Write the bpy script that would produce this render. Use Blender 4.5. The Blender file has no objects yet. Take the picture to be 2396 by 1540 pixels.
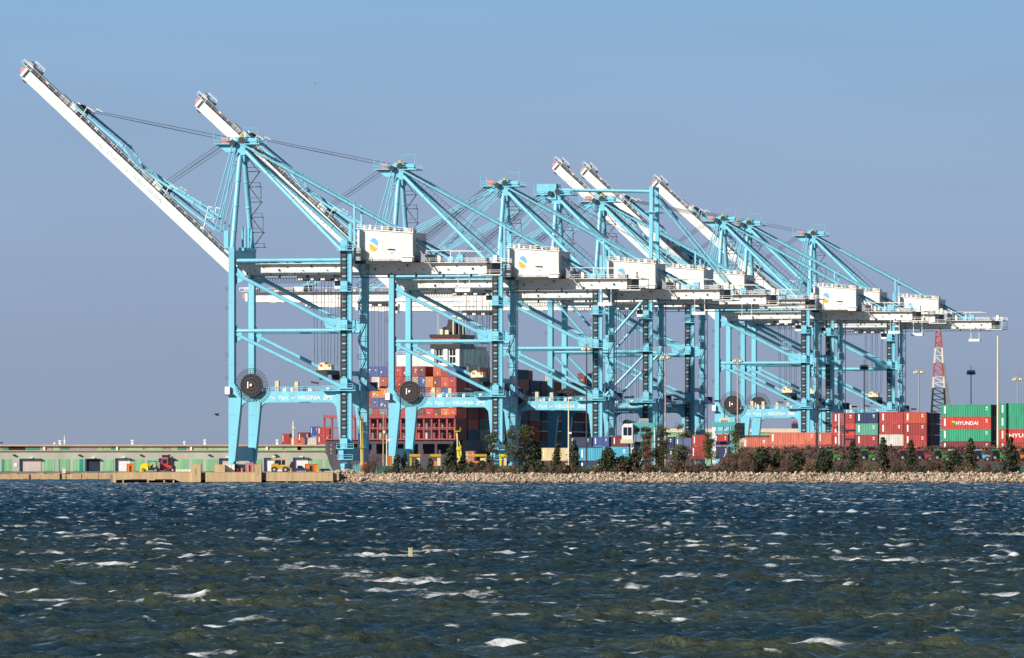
import bpy, bmesh, math, random
import numpy as np
from mathutils import Vector, Matrix

# ------------------------------------------------------------------ camera, sky, sun, exposure
SC = bpy.context.scene
COL = SC.collection
F = 15820.0            # focal length in pixels of a 2396 x 1540 picture
U0, VH, CH = 1198.0, 1085.0, 4.1   # centre column, horizon row, camera height
SUN_AZ, SUN_EL = math.radians(54), math.radians(27)   # azimuth: from behind the camera towards the left

cam_d = bpy.data.cameras.new('camera')
cam = bpy.data.objects.new('camera', cam_d); COL.objects.link(cam)
cam.location = (0, 0, CH); cam.rotation_euler = (math.pi / 2, 0, 0)
cam_d.sensor_width = 36; cam_d.lens = F / 2396 * 36
cam_d.shift_y = (VH - 770) / 2396
cam_d.clip_start = 1; cam_d.clip_end = 30000
SC.camera = cam

w = bpy.data.worlds.new('World'); SC.world = w; w.use_nodes = True
nt = w.node_tree; nt.nodes.clear()
def N(t, **k):
    n = nt.nodes.new(t)
    for a, b in k.items(): setattr(n, a, b)
    return n
wo = N('ShaderNodeOutputWorld'); bg = N('ShaderNodeBackground'); bg.inputs['Strength'].default_value = 0.05
sky = N('ShaderNodeTexSky', sky_type='NISHITA', sun_disc=False)
sky.sun_elevation = SUN_EL
sky.sun_rotation = math.atan2(-math.sin(SUN_AZ), -math.cos(SUN_AZ)) % (2 * math.pi)
tc = N('ShaderNodeTexCoord'); sx = N('ShaderNodeSeparateXYZ')
rm = N('ShaderNodeMapRange'); rm.inputs[1].default_value = 0.0; rm.inputs[2].default_value = 0.1
rp = N('ShaderNodeValToRGB'); cr = rp.color_ramp
stops = [(0.0, (.300, .366, .490)), (.22, (.306, .394, .555)), (.45, (.312, .440, .635)), (.68, (.272, .466, .700)), (1, (.20, .43, .72))]
cr.elements[0].position = 0; cr.elements[0].color = (*stops[0][1], 1)
cr.elements[1].position = 1; cr.elements[1].color = (*stops[-1][1], 1)
for p, c in stops[1:-1]:
    e = cr.elements.new(p); e.color = (*c, 1)
mul = N('ShaderNodeMix', data_type='RGBA', blend_type='MULTIPLY'); mul.inputs[0].default_value = 1
SKYK = 15.0
mul.inputs[7].default_value = (SKYK, SKYK, SKYK, 1)
fm = N('ShaderNodeMapRange'); fm.inputs[1].default_value = .072; fm.inputs[2].default_value = .11
mx = N('ShaderNodeMix', data_type='RGBA')
L = nt.links.new
L(tc.outputs['Generated'], sx.inputs[0]); L(sx.outputs['Z'], rm.inputs[0]); L(rm.outputs[0], rp.inputs[0])
L(rp.outputs[0], mul.inputs[6]); L(sx.outputs['Z'], fm.inputs[0]); L(fm.outputs[0], mx.inputs[0])
tint = N('ShaderNodeMix', data_type='RGBA', blend_type='MULTIPLY'); tint.inputs[0].default_value = 1
tint.inputs[7].default_value = (.40, .66, .90, 1)      # overhead sky dimmed and blued to deepen the shade on unlit faces
L(sky.outputs[0], tint.inputs[6]); L(mul.outputs[2], mx.inputs[6]); L(tint.outputs[2], mx.inputs[7])
hz = N('ShaderNodeTexNoise'); hz.inputs['Scale'].default_value = 9; hz.inputs['Detail'].default_value = 3     # faint unevenness of the haze
hm = N('ShaderNodeMapping'); hm.inputs['Scale'].default_value = (1, 1, 5)
hr = N('ShaderNodeMapRange'); hr.inputs[1].default_value = .3; hr.inputs[2].default_value = .7; hr.inputs[3].default_value = SKYK * .965; hr.inputs[4].default_value = SKYK * 1.035
hc = N('ShaderNodeCombineColor')
L(tc.outputs['Generated'], hm.inputs[0]); L(hm.outputs[0], hz.inputs['Vector']); L(hz.outputs['Fac'], hr.inputs[0])
for k in range(3): L(hr.outputs[0], hc.inputs[k])
L(hc.outputs[0], mul.inputs[7]); L(mx.outputs[2], bg.inputs[0]); L(bg.outputs[0], wo.inputs[0])

sd = bpy.data.lights.new('sun', 'SUN'); sd.energy = 5.0; sd.angle = math.radians(.5); sd.color = (1, .935, .835)
sun = bpy.data.objects.new('sun', sd); COL.objects.link(sun)
to_sun = Vector((-math.sin(SUN_AZ) * math.cos(SUN_EL), -math.cos(SUN_AZ) * math.cos(SUN_EL), math.sin(SUN_EL)))
sun.rotation_euler = to_sun.to_track_quat('Z', 'Y').to_euler()
sun.location = (-300, 1000, 300)

SC.view_settings.view_transform = 'Standard'; SC.view_settings.look = 'None'
SC.view_settings.exposure = 0.35; SC.view_settings.gamma = 1

rnd = random.Random(7)

# ------------------------------------------------------------------ helpers
def P(u, v, D):
    """the point at depth D that is seen at (u, v) of the 2396 x 1540 picture"""
    return Vector(((u - U0) / F * D, D, CH + (VH - v) / F * D))
def px(u, D): return (u - U0) / F * D
def pz(v, D): return CH + (VH - v) / F * D

class MB:
    def __init__(s): s.v = []; s.f = []; s.m = []
    def add(s, vs, fs, m=0):
        b = len(s.v); s.v += [tuple(p) for p in vs]
        s.f += [tuple(b + i for i in f) for f in fs]; s.m += [m] * len(fs); return s
    def box(s, x0, x1, y0, y1, z0, z1, m=0):
        return s.add([(x0, y0, z0), (x1, y0, z0), (x1, y1, z0), (x0, y1, z0), (x0, y0, z1), (x1, y0, z1), (x1, y1, z1), (x0, y1, z1)],
                     [(3, 2, 1, 0), (4, 5, 6, 7), (0, 1, 5, 4), (1, 2, 6, 5), (2, 3, 7, 6), (3, 0, 4, 7)], m)
    def beam(s, p, q, a, b, m=0):
        p, q = Vector(p), Vector(q); d = (q - p).normalized()
        ref = Vector((0, 1, 0)) if abs(d.y) < .9 else Vector((0, 0, 1))
        e = d.cross(ref).normalized(); g = ref if abs(d.dot(ref)) < 1e-6 else d.cross(e).normalized()
        vs = []
        for c in (p, q):
            for i, j in ((-1, -1), (1, -1), (1, 1), (-1, 1)): vs.append(c + e * (a / 2 * i) + g * (b / 2 * j))
        return s.add(vs, [(3, 2, 1, 0), (4, 5, 6, 7), (0, 1, 5, 4), (1, 2, 6, 5), (2, 3, 7, 6), (3, 0, 4, 7)], m)
    def tube(s, p, q, r, r2=None, n=8, m=0):
        p, q = Vector(p), Vector(q); r2 = r if r2 is None else r2; d = (q - p).normalized()
        ref = Vector((0, 0, 1)) if abs(d.z) < .9 else Vector((1, 0, 0))
        e = d.cross(ref).normalized(); g = d.cross(e)
        vs = []
        for c, rr in ((p, r), (q, r2)):
            for k in range(n):
                t = 2 * math.pi * k / n; vs.append(c + (e * math.cos(t) + g * math.sin(t)) * rr)
        fs = [(k, (k + 1) % n, n + (k + 1) % n, n + k) for k in range(n)]
        fs += [tuple(range(n))[::-1], tuple(range(n, 2 * n))]
        return s.add(vs, fs, m)
    def path(s, pts, r, n=6, m=0):
        for a, b in zip(pts[:-1], pts[1:]): s.tube(a, b, r, n=n, m=m)
        return s
    def prism(s, poly, y0, y1, m=0):
        n = len(poly)
        vs = [(x, y0, z) for x, z in poly] + [(x, y1, z) for x, z in poly]
        fs = [tuple(range(n)), tuple(range(n, 2 * n))[::-1]] + [(k, n + k, n + (k + 1) % n, (k + 1) % n) for k in range(n)]
        return s.add(vs, fs, m)
    def disc(s, c, r, t, n=20, m=0):   # axis along y
        c = Vector(c); return s.tube(c - Vector((0, t / 2, 0)), c + Vector((0, t / 2, 0)), r, n=n, m=m)
    def ring(s, c, r, rr, n=24, m=0):
        pts = [Vector(c) + Vector((math.cos(2 * math.pi * k / n) * r, 0, math.sin(2 * math.pi * k / n) * r)) for k in range(n + 1)]
        return s.path(pts, rr, 5, m)
    def mesh(s, name, mats):
        me = bpy.data.meshes.new(name); me.from_pydata(s.v, [], s.f)
        for m in (mats if isinstance(mats, (list, tuple)) else [mats]): me.materials.append(m)
        me.polygons.foreach_set('material_index', s.m)
        bm = bmesh.new(); bm.from_mesh(me); bmesh.ops.recalc_face_normals(bm, faces=bm.faces); bm.to_mesh(me); bm.free()
        return me
    def build(s, name, mats, parent=None, loc=None, rz=0):
        o = bpy.data.objects.new(name, s.mesh(name, mats)); COL.objects.link(o)
        if parent: o.parent = parent
        if loc is not None: o.location = loc
        if rz: o.rotation_euler = (0, 0, rz)
        return o

def tag(o, label=None, cat=None, group=None, kind=None):
    if label: o['label'] = label
    if cat: o['category'] = cat
    if group: o['group'] = group
    if kind: o['kind'] = kind
    return o
def empty(name, loc, rz=0):
    o = bpy.data.objects.new(name, None); COL.objects.link(o); o.location = loc; o.rotation_euler = (0, 0, rz)
    o.empty_display_size = .5
    return o
def children(o): return [c for c in COL.objects if c.parent == o]
KIDS = {}
def copy_tree(o, parent=None):
    c = o.copy(); COL.objects.link(c)
    if parent: c.parent = parent
    for ch in [k for k in o.children]: copy_tree(ch, c)
    return c

def text_mb(body, size, m=0, bold=False, shear=0):
    """lettering as (vertices, faces) in the x-z plane facing -y, left edge at 0"""
    cu = bpy.data.curves.new('lettering', 'FONT'); cu.body = body; cu.size = size; cu.shear = shear
    cu.extrude = .03; cu.resolution_u = 2
    if bold: cu.offset = .02 * size
    o = bpy.data.objects.new('lettering', cu); COL.objects.link(o)
    bpy.context.view_layer.update()
    me = bpy.data.meshes.new_from_object(o.evaluated_get(bpy.context.evaluated_depsgraph_get()))
    vs = [(v.co.x, -v.co.z, v.co.y) for v in me.vertices]; fs = [tuple(p.vertices) for p in me.polygons]
    bpy.data.objects.remove(o); bpy.data.curves.remove(cu); bpy.data.meshes.remove(me)
    x1 = max(v[0] for v in vs)
    return vs, fs, x1

# ------------------------------------------------------------------ materials
def mat(name, rgb, rough=.5, var=.12, scale=.6, dirt=None, dirt_amt=.35, spec=.5, streak=False, metal=0):
    m = bpy.data.materials.new(name); m.use_nodes = True; t = m.node_tree; b = t.nodes['Principled BSDF']
    b.inputs['Roughness'].default_value = rough; b.inputs['Metallic'].default_value = metal
    b.inputs['Specular IOR Level'].default_value = spec
    co = t.nodes.new('ShaderNodeTexCoord'); no = t.nodes.new('ShaderNodeTexNoise')
    no.inputs['Scale'].default_value = scale; no.inputs['Detail'].default_value = 5
    mp = t.nodes.new('ShaderNodeMapping')
    if streak: mp.inputs['Scale'].default_value = (1, 1, .12)
    t.links.new(co.outputs['Object'], mp.inputs[0]); t.links.new(mp.outputs[0], no.inputs['Vector'])
    r = t.nodes.new('ShaderNodeValToRGB'); e = r.color_ramp.elements
    e[0].position = .3; e[1].position = .7
    e[0].color = (*[c * (1 - var) for c in rgb], 1); e[1].color = (*[min(1, c * (1 + var)) for c in rgb], 1)
    t.links.new(no.outputs['Fac'], r.inputs[0]); out = r.outputs[0]
    if dirt:
        n2 = t.nodes.new('ShaderNodeTexNoise'); n2.inputs['Scale'].default_value = scale * 2.3; n2.inputs['Detail'].default_value = 8
        n2.inputs['Roughness'].default_value = .7
        t.links.new(mp.outputs[0], n2.inputs['Vector'])
        mr = t.nodes.new('ShaderNodeMapRange'); mr.inputs[1].default_value = .52; mr.inputs[2].default_value = .75; mr.inputs[4].default_value = dirt_amt
        mi = t.nodes.new('ShaderNodeMix'); mi.data_type = 'RGBA'; mi.inputs[7].default_value = (*dirt, 1)
        t.links.new(n2.outputs['Fac'], mr.inputs[0]); t.links.new(mr.outputs[0], mi.inputs[0]); t.links.new(out, mi.inputs[6]); out = mi.outputs[2]
    t.links.new(out, b.inputs['Base Color'])
    return m

M = {}
M['blue'] = mat('crane_blue_paint', (.185, .535, .675), .42, .09, .22, (.17, .26, .29), .55, streak=True)
M['white'] = mat('crane_white_paint', (.80, .78, .74), .45, .05, .2, (.36, .27, .20), .55, streak=True)
M['house'] = mat('machinery_house_panel', (.80, .79, .73), .5, .05, .35, (.45, .38, .28), .4, streak=True)
M['dark'] = mat('dark_steel', (.022, .024, .03), .5, .3, 1.5)
M['grey'] = mat('galvanised_steel', (.30, .31, .33), .45, .2, 1)
M['rope'] = mat('steel_rope', (.07, .075, .10), .5, .2, 2)
M['reel'] = mat('reel_cable', (.020, .016, .020), .7, .4, 2.5)
M['letter_white'] = mat('white_lettering', (.82, .82, .80), .5, .03)
M['letter_pale'] = mat('weathered_white_lettering', (.62, .72, .74), .5, .12, 1.5)
M['letter_blue'] = mat('pale_blue_lettering', (.48, .66, .72), .5, .05)
M['logo_blue'] = mat('logo_blue', (.13, .45, .68), .5, .06)
M['logo_gold'] = mat('logo_gold', (.65, .40, .03), .5, .08)
M['red'] = mat('red_lamp_paint', (.60, .10, .08), .5, .1)
M['steelgrey'] = mat('worn_dark_steel', (.085, .07, .075), .6, .4, 2)
M['beige'] = mat('beige_paint', (.62, .50, .34), .55, .1, 1)
M['cream'] = mat('cream_paint', (.72, .62, .42), .55, .1, 1)
M['yellow'] = mat('yellow_paint', (.55, .34, .03), .45, .12, 1.2, (.2, .12, .05), .3)
M['byellow'] = mat('bright_yellow_paint', (.80, .66, .02), .45, .08, 1.2)
M['orange'] = mat('orange_paint', (.68, .20, .03), .5, .12, 1.2, (.15, .07, .03), .3)
M['redp'] = mat('red_vehicle_paint', (.50, .05, .06), .45, .15, 1.5)
M['rubber'] = mat('rubber', (.015, .015, .016), .85, .2, 3)
M['glass'] = mat('dark_window_glass', (.015, .022, .03), .08, .2, 1)
M['hull'] = mat('ship_hull_paint', (.055, .040, .060), .5, .2, .3, (.09, .04, .03), .4, streak=True)
M['lash'] = mat('lashing_bridge_red', (.36, .055, .055), .5, .15, .8, (.2, .06, .05), .4)
M['shipwhite'] = mat('ship_white_paint', (.74, .71, .64), .5, .06, .4, (.4, .3, .2), .3, streak=True)
M['concrete'] = mat('pier_concrete', (.52, .35, .19), .85, .14, .9, (.20, .14, .09), .5)
M['concrete_face'] = mat('pier_wall_concrete', (.58, .40, .225), .85, .12, .7, (.25, .17, .11), .45, streak=True)
M['tan'] = mat('tan_fascia', (.50, .33, .23), .8, .12, .4)
M['wall'] = mat('warehouse_wall', (.42, .44, .36), .8, .14, .16, (.50, .38, .24), .8, streak=True)
M['wgreen'] = mat('pale_green_panel', (.25, .50, .28), .7, .2, .5, (.40, .46, .30), .8, streak=True)
M['dgreen'] = mat('deep_green_panel', (.02, .28, .20), .6, .15, .6)
M['roof'] = mat('warehouse_roof', (.36, .27, .23), .85, .1, .3)
M['ground'] = mat('yard_concrete', (.20, .18, .15), .9, .2, .05, (.12, .10, .08), .5)
M['sand'] = mat('sandy_bank', (.42, .29, .18), .95, .2, .4, (.22, .15, .10), .5)
M['rock'] = mat('riprap_stone', (.46, .37, .28), .9, .38, .7, (.12, .085, .08), .75)
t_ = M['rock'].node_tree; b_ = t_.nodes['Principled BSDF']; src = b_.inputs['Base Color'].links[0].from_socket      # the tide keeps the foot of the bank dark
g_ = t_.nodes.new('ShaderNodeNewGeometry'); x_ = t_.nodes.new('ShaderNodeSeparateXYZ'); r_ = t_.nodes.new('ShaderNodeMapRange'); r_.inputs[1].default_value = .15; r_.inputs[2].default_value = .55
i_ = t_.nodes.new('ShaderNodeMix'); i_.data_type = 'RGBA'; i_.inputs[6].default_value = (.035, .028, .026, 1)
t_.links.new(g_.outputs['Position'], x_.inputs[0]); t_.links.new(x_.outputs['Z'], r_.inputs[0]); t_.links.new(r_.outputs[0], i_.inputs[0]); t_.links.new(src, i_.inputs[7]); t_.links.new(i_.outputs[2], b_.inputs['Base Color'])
M['earth'] = mat('brown_bank_earth', (.085, .050, .042), .95, .3, .35, (.13, .09, .06), .6)
M['twig'] = mat('bare_twigs', (.115, .062, .052), .9, .35, 1.2)
M['twig2'] = mat('dry_grass', (.20, .125, .065), .9, .35, .9)
M['bark'] = mat('bark', (.06, .042, .03), .9, .3, 2)
M['needle'] = mat('dark_needles', (.042, .052, .026), .8, .6, .9, (.13, .12, .05), .8)
M['needle2'] = mat('olive_needles', (.075, .082, .026), .8, .55, .9, (.16, .14, .04), .8)
M['leaf'] = mat('evergreen_leaves', (.042, .058, .028), .75, .6, .9, (.13, .13, .055), .8)
M['fence'] = mat('green_windscreen_mesh', (.040, .125, .115), .85, .2, .25, (.04, .09, .10), .5)
M['teal'] = mat('straddle_teal_paint', (.10, .42, .42), .45, .1, .8, (.3, .4, .4), .3)
M['tgreen'] = mat('tractor_green_paint', (.02, .30, .06), .45, .15, 2)
M['navy'] = mat('navy_paint', (.02, .04, .10), .4, .2, 1)
M['pink'] = mat('faded_red_paint', (.55, .22, .20), .6, .15, 1)
M['silver'] = mat('silver_car_paint', (.40, .40, .42), .3, .1, 1)
M['pinkdoor'] = mat('dusty_pink_door', (.56, .46, .42), .7, .06, .6)
M['whitedoor'] = mat('white_roller_door', (.78, .77, .74), .6, .05, .6)
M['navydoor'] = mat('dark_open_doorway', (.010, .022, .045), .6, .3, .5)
M['rw_red'] = mat('tower_red_paint', (.48, .07, .06), .5, .15, .8)
M['rw_white'] = mat('tower_white_paint', (.70, .66, .62), .5, .1, .8)

def cont_mat():
    m = bpy.data.materials.new('container_paint'); m.use_nodes = True; t = m.node_tree; b = t.nodes['Principled BSDF']
    b.inputs['Roughness'].default_value = .55
    oi = t.nodes.new('ShaderNodeObjectInfo'); co = t.nodes.new('ShaderNodeTexCoord'); mp = t.nodes.new('ShaderNodeMapping')
    mp.inputs['Scale'].default_value = (1, 1, .25)
    ad = t.nodes.new('ShaderNodeVectorMath'); ad.operation = 'ADD'
    sc = t.nodes.new('ShaderNodeVectorMath'); sc.operation = 'SCALE'; sc.inputs['Scale'].default_value = 50
    t.links.new(oi.outputs['Random'], sc.inputs[0]); t.links.new(co.outputs['Object'], mp.inputs[0])
    t.links.new(mp.outputs[0], ad.inputs[0]); t.links.new(sc.outputs[0], ad.inputs[1])
    n = t.nodes.new('ShaderNodeTexNoise'); n.inputs['Scale'].default_value = .9; n.inputs['Detail'].default_value = 8; n.inputs['Roughness'].default_value = .65
    t.links.new(ad.outputs[0], n.inputs['Vector'])
    mr = t.nodes.new('ShaderNodeMapRange'); mr.inputs[1].default_value = .3; mr.inputs[2].default_value = .7; mr.inputs[3].default_value = .78; mr.inputs[4].default_value = 1.18
    mu = t.nodes.new('ShaderNodeMix'); mu.data_type = 'RGBA'; mu.blend_type = 'MULTIPLY'; mu.inputs[0].default_value = 1
    cb = t.nodes.new('ShaderNodeCombineColor')
    t.links.new(n.outputs['Fac'], mr.inputs[0])
    for i in range(3): t.links.new(mr.outputs[0], cb.inputs[i])
    t.links.new(oi.outputs['Color'], mu.inputs[6]); t.links.new(cb.outputs[0], mu.inputs[7])
    m2 = t.nodes.new('ShaderNodeMapRange'); m2.inputs[1].default_value = .60; m2.inputs[2].default_value = .78; m2.inputs[4].default_value = .5
    n2 = t.nodes.new('ShaderNodeTexNoise'); n2.inputs['Scale'].default_value = 2.2; n2.inputs['Detail'].default_value = 8
    t.links.new(ad.outputs[0], n2.inputs['Vector']); t.links.new(n2.outputs['Fac'], m2.inputs[0])
    mi = t.nodes.new('ShaderNodeMix'); mi.data_type = 'RGBA'; mi.inputs[7].default_value = (.10, .05, .035, 1)
    t.links.new(m2.outputs[0], mi.inputs[0]); t.links.new(mu.outputs[2], mi.inputs[6]); t.links.new(mi.outputs[2], b.inputs['Base Color'])
    return m
M['cont'] = cont_mat()

def water_mat():
    m = bpy.data.materials.new('choppy_water'); m.use_nodes = True; t = m.node_tree; b = t.nodes['Principled BSDF']
    b.inputs['IOR'].default_value = 1.33; b.inputs['Specular IOR Level'].default_value = .45
    at = t.nodes.new('ShaderNodeAttribute'); at.attribute_name = 'foam'
    ah = t.nodes.new('ShaderNodeAttribute'); ah.attribute_name = 'silt_crest_light'
    co = t.nodes.new('ShaderNodeTexCoord'); n = t.nodes.new('ShaderNodeTexNoise'); n.inputs['Scale'].default_value = 3.2; n.inputs['Detail'].default_value = 7; n.inputs['Roughness'].default_value = .6
    mp = t.nodes.new('ShaderNodeMapping'); mp.inputs['Scale'].default_value = (.7, 1, 1)
    t.links.new(co.outputs['Object'], mp.inputs[0]); t.links.new(mp.outputs[0], n.inputs['Vector'])
    bp = t.nodes.new('ShaderNodeBump'); bp.inputs['Strength'].default_value = .7; bp.inputs['Distance'].default_value = .25
    t.links.new(n.outputs['Fac'], bp.inputs['Height']); t.links.new(bp.outputs[0], b.inputs['Normal'])
    wc = t.nodes.new('ShaderNodeMix'); wc.data_type = 'RGBA'
    wc.inputs[6].default_value = (.003, .024, .040, 1); wc.inputs[7].default_value = (.060, .066, .032, 1)
    t.links.new(ah.outputs['Fac'], wc.inputs[0])
    # broken edges inside each whitecap
    n2 = t.nodes.new('ShaderNodeTexNoise'); n2.inputs['Scale'].default_value = 7; n2.inputs['Detail'].default_value = 6; n2.inputs['Roughness'].default_value = .65
    m3 = t.nodes.new('ShaderNodeMapping'); m3.inputs['Scale'].default_value = (.5, 1.5, 1.5)
    t.links.new(co.outputs['Object'], m3.inputs[0]); t.links.new(m3.outputs[0], n2.inputs['Vector'])
    ma = t.nodes.new('ShaderNodeMath'); ma.operation = 'MULTIPLY_ADD'; ma.inputs[1].default_value = 2.0; ma.inputs[2].default_value = -1.0
    t.links.new(n2.outputs['Fac'], ma.inputs[0])
    ad = t.nodes.new('ShaderNodeMath'); ad.operation = 'ADD'; t.links.new(ma.outputs[0], ad.inputs[0]); t.links.new(at.outputs['Fac'], ad.inputs[1])
    mr = t.nodes.new('ShaderNodeMapRange'); mr.inputs[1].default_value = .25; mr.inputs[2].default_value = 1.2
    t.links.new(ad.outputs[0], mr.inputs[0])
    mi = t.nodes.new('ShaderNodeMix'); mi.data_type = 'RGBA'; mi.inputs[7].default_value = (.66, .67, .68, 1)
    t.links.new(mr.outputs[0], mi.inputs[0]); t.links.new(wc.outputs[2], mi.inputs[6]); t.links.new(mi.outputs[2], b.inputs['Base Color'])
    ro = t.nodes.new('ShaderNodeMapRange'); ro.inputs[3].default_value = .09; ro.inputs[4].default_value = .9
    t.links.new(mr.outputs[0], ro.inputs[0]); t.links.new(ro.outputs[0], b.inputs['Roughness'])
    return m
M['water'] = water_mat()

# ------------------------------------------------------------------ water: wind chop with whitecaps
def make_water():
    rs = np.random.RandomState(5)
    D = [118.0]
    while D[-1] < 1790: D.append(D[-1] + max(.15, D[-1] * .00085))
    D = np.array(D, dtype=np.float32); nr = len(D); nc = 900
    s = np.linspace(-1, 1, nc, dtype=np.float32)
    half = D * math.tan(math.radians(4.33)) * 1.22 + 5
    X = half[:, None] * s[None, :]; Y = np.repeat(D[:, None], nc, 1)
    rowstep = np.gradient(D)
    Z = np.zeros_like(X); DX = np.zeros_like(X); DY = np.zeros_like(X); C = np.zeros_like(X)
    nw = 84
    lam = np.exp(rs.uniform(math.log(.6), math.log(8.5), nw)); lam.sort()
    wind = math.radians(-100)      # waves run towards the camera and a little to the left
    for l in lam:
        k = 2 * math.pi / l
        a = .0147 * l ** .75 * math.exp(-(l / 3.3) ** 2) + .0010 * l
        a *= rs.uniform(.5, 1.3)
        th = wind + rs.normal(0, .62)
        kx, ky = k * math.cos(th), k * math.sin(th)
        fade = np.clip((l / np.maximum(rowstep, .01) - .8) / 1.0, 0, 1)[:, None].astype(np.float32)
        ph = kx * X + ky * Y + rs.uniform(0, 6.28)
        c, sn = np.cos(ph), np.sin(ph)
        Z += a * fade * c; C += a * k * c
        DX -= a * fade * math.cos(th) * sn * .8; DY -= a * fade * math.sin(th) * sn * .8
    # gusts decide where the crests break
    G = np.zeros_like(X)
    for i in range(14):
        l = rs.uniform(9, 40); th = rs.uniform(0, 6.28); k = 2 * math.pi / l
        G += np.cos(k * (math.cos(th) * X * .7 + math.sin(th) * Y * 1.2) + rs.uniform(0, 6.28))
    G /= G.std(); C /= C.std()
    Q = C + .55 * G
    # whitecaps: elongated broken patches that sit on the crests, thicker where the gusts are
    foam = np.zeros_like(X); step = rowstep; n_caps = 0
    def cap(cx, cy, ln, wd, amp, slant, bend):
        r0, r1 = np.searchsorted(D, cy - wd * 2.2), np.searchsorted(D, cy + wd * 2.2)
        if r1 <= r0: r1 = r0 + 1
        if r1 >= nr: return
        h = half[r0]; c0, c1 = int(((cx - ln * 1.2) / h + 1) / 2 * nc), int(((cx + ln * 1.2) / h + 1) / 2 * nc) + 2
        if c0 < 0 or c1 >= nc: return
        dx = X[r0:r1, c0:c1] - cx; dy = Y[r0:r1, c0:c1] - cy - slant * dx - bend * dx * dx
        tw = wd * (1 - .6 * np.abs(dx / ln) ** 1.5).clip(.15)
        v = amp * (1.25 - (dx / ln) ** 2 - (dy / tw) ** 2).clip(0, 1)
        np.maximum(foam[r0:r1, c0:c1], v, out=foam[r0:r1, c0:c1])
    while n_caps < 11000:
        d = rs.uniform(122 ** 1.75, 1500 ** 1.75) ** (1 / 1.75); r_ = min(nr - 2, np.searchsorted(D, d)); c_ = rs.randint(20, nc - 20)
        if Q[r_, c_] < rs.uniform(-.2, 1.9): continue
        n_caps += 1
        span = max(1, int(.9 / step[r_])); a0 = max(0, r_ - span); r_ = a0 + int(np.argmax(Z[a0:r_ + span + 1, c_]))
        big = rs.rand() < (.26 if d < 420 else .19)
        ln = math.exp(rs.normal(math.log(.52 if big else .2), .55)) * (1 + min(1.1, d / 1000)); wd = max(ln * rs.uniform(.16, .34), .7 * step[r_]) * (1.35 if big else 1)
        amp = rs.uniform(.8, 1.3) if big else rs.uniform(.45, 1.05)
        sl = rs.normal(0, .25); x, y = X[r_, c_], D[r_] - wd * .4
        if d < 175: ln *= .7; wd *= .75
        cap(x, y, ln, wd, amp, sl, rs.normal(0, .15))
        if big:      # lacy foam left behind the crest
            cap(x + rs.normal(0, .3), y + wd * 1.6, ln * rs.uniform(1.2, 2.0), wd * 2.6, rs.uniform(.38, .58), sl, 0)
            cap(x + rs.normal(0, .5), y - wd * 1.2, ln * rs.uniform(.8, 1.5), wd * 1.6, rs.uniform(.35, .55), sl, 0)
            for q_ in range(rs.randint(1, 6)):
                l2 = ln * rs.uniform(.25, .7); cap(x + rs.normal(0, 1.6) * ln * 1.3, y + rs.normal(0, .35), l2, max(l2 * .25, .5 * step[r_]), amp * rs.uniform(.5, 1), sl, 0)
    silt_crest_light = np.clip(.28 + .14 * Z / Z.std() + .16 * G, 0, 1) * np.clip(1.25 - Y / 520, .06, 1)  # murky olive tone; crest translucency and distance falloff of reflection painted into the colour
    co = np.stack([X + DX, Y + DY, Z], -1).reshape(-1, 3).astype(np.float32)
    me = bpy.data.meshes.new('water'); me.vertices.add(len(co)); me.vertices.foreach_set('co', co.ravel())
    idx = np.arange(nr * nc, dtype=np.int32).reshape(nr, nc)
    q = np.stack([idx[:-1, :-1], idx[:-1, 1:], idx[1:, 1:], idx[1:, :-1]], -1).reshape(-1, 4)
    me.loops.add(q.size); me.loops.foreach_set('vertex_index', q.ravel())
    me.polygons.add(len(q)); me.polygons.foreach_set('loop_start', np.arange(0, q.size, 4, dtype=np.int32))
    me.polygons.foreach_set('use_smooth', np.ones(len(q), dtype=bool))
    for nm, arr in (('foam', foam), ('silt_crest_light', silt_crest_light)):
        at = me.attributes.new(nm, 'FLOAT', 'POINT'); at.data.foreach_set('value', arr.ravel().astype(np.float32))
    me.update(); me.materials.append(M['water'])
    o = bpy.data.objects.new('water', me); COL.objects.link(o); tag(o, kind='structure')
    m = MB(); m.add([(-9000, -400, -1.2), (9000, -400, -1.2), (9000, 12000, -1.2), (-9000, 12000, -1.2)], [(0, 1, 2, 3)])
    o2 = m.build('open_water', M['water']); tag(o2, kind='structure')
make_water()

# ------------------------------------------------------------------ the quay's own axes
TH = math.radians(14.3); CT, ST = math.cos(TH), math.sin(TH)
X1, D1, G = px(547, 1744.0), 1744.0, 1.7
def quay(X, Y, z=0): return Vector((X1 + X * CT + Y * ST, D1 - X * ST + Y * CT, z))
def quay_xy(u, D):
    dx, dy = px(u, D) - X1, D - D1
    return dx * CT - dy * ST, dx * ST + dy * CT

def slab(name, poly, z0, z1, m, kind='structure'):
    n = len(poly); b = MB()
    vs = [(x, y, z1) for x, y in poly] + [(x, y, z0) for x, y in poly]
    b.add(vs, [tuple(range(n))] + [(k, (k + 1) % n, n + (k + 1) % n, n + k) for k in range(n)])
    o = b.build(name, m); tag(o, kind=kind); return o

q = [quay(X, Y) for X, Y in ((-3.2, 2500), (-3.2, 222), (-60, 222), (-60, 2500))]
slab('ground', [(px(258, 1452), 1452), (6000, 1452), (6000, 9000)] + [(p.x, p.y) for p in q] + [(-6000, 9000), (-6000, 1757), (px(258, 1452), 1757)], -2, G, M['ground'])

# ------------------------------------------------------------------ container cranes
GA, WD = 30.5, 18.0        # rail gauge, distance between the two side frames
BL, WH, DK = M['blue'], M['white'], M['dark']
def ZL(v): return 2.4 + (1085 - v) / 9.07

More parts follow.
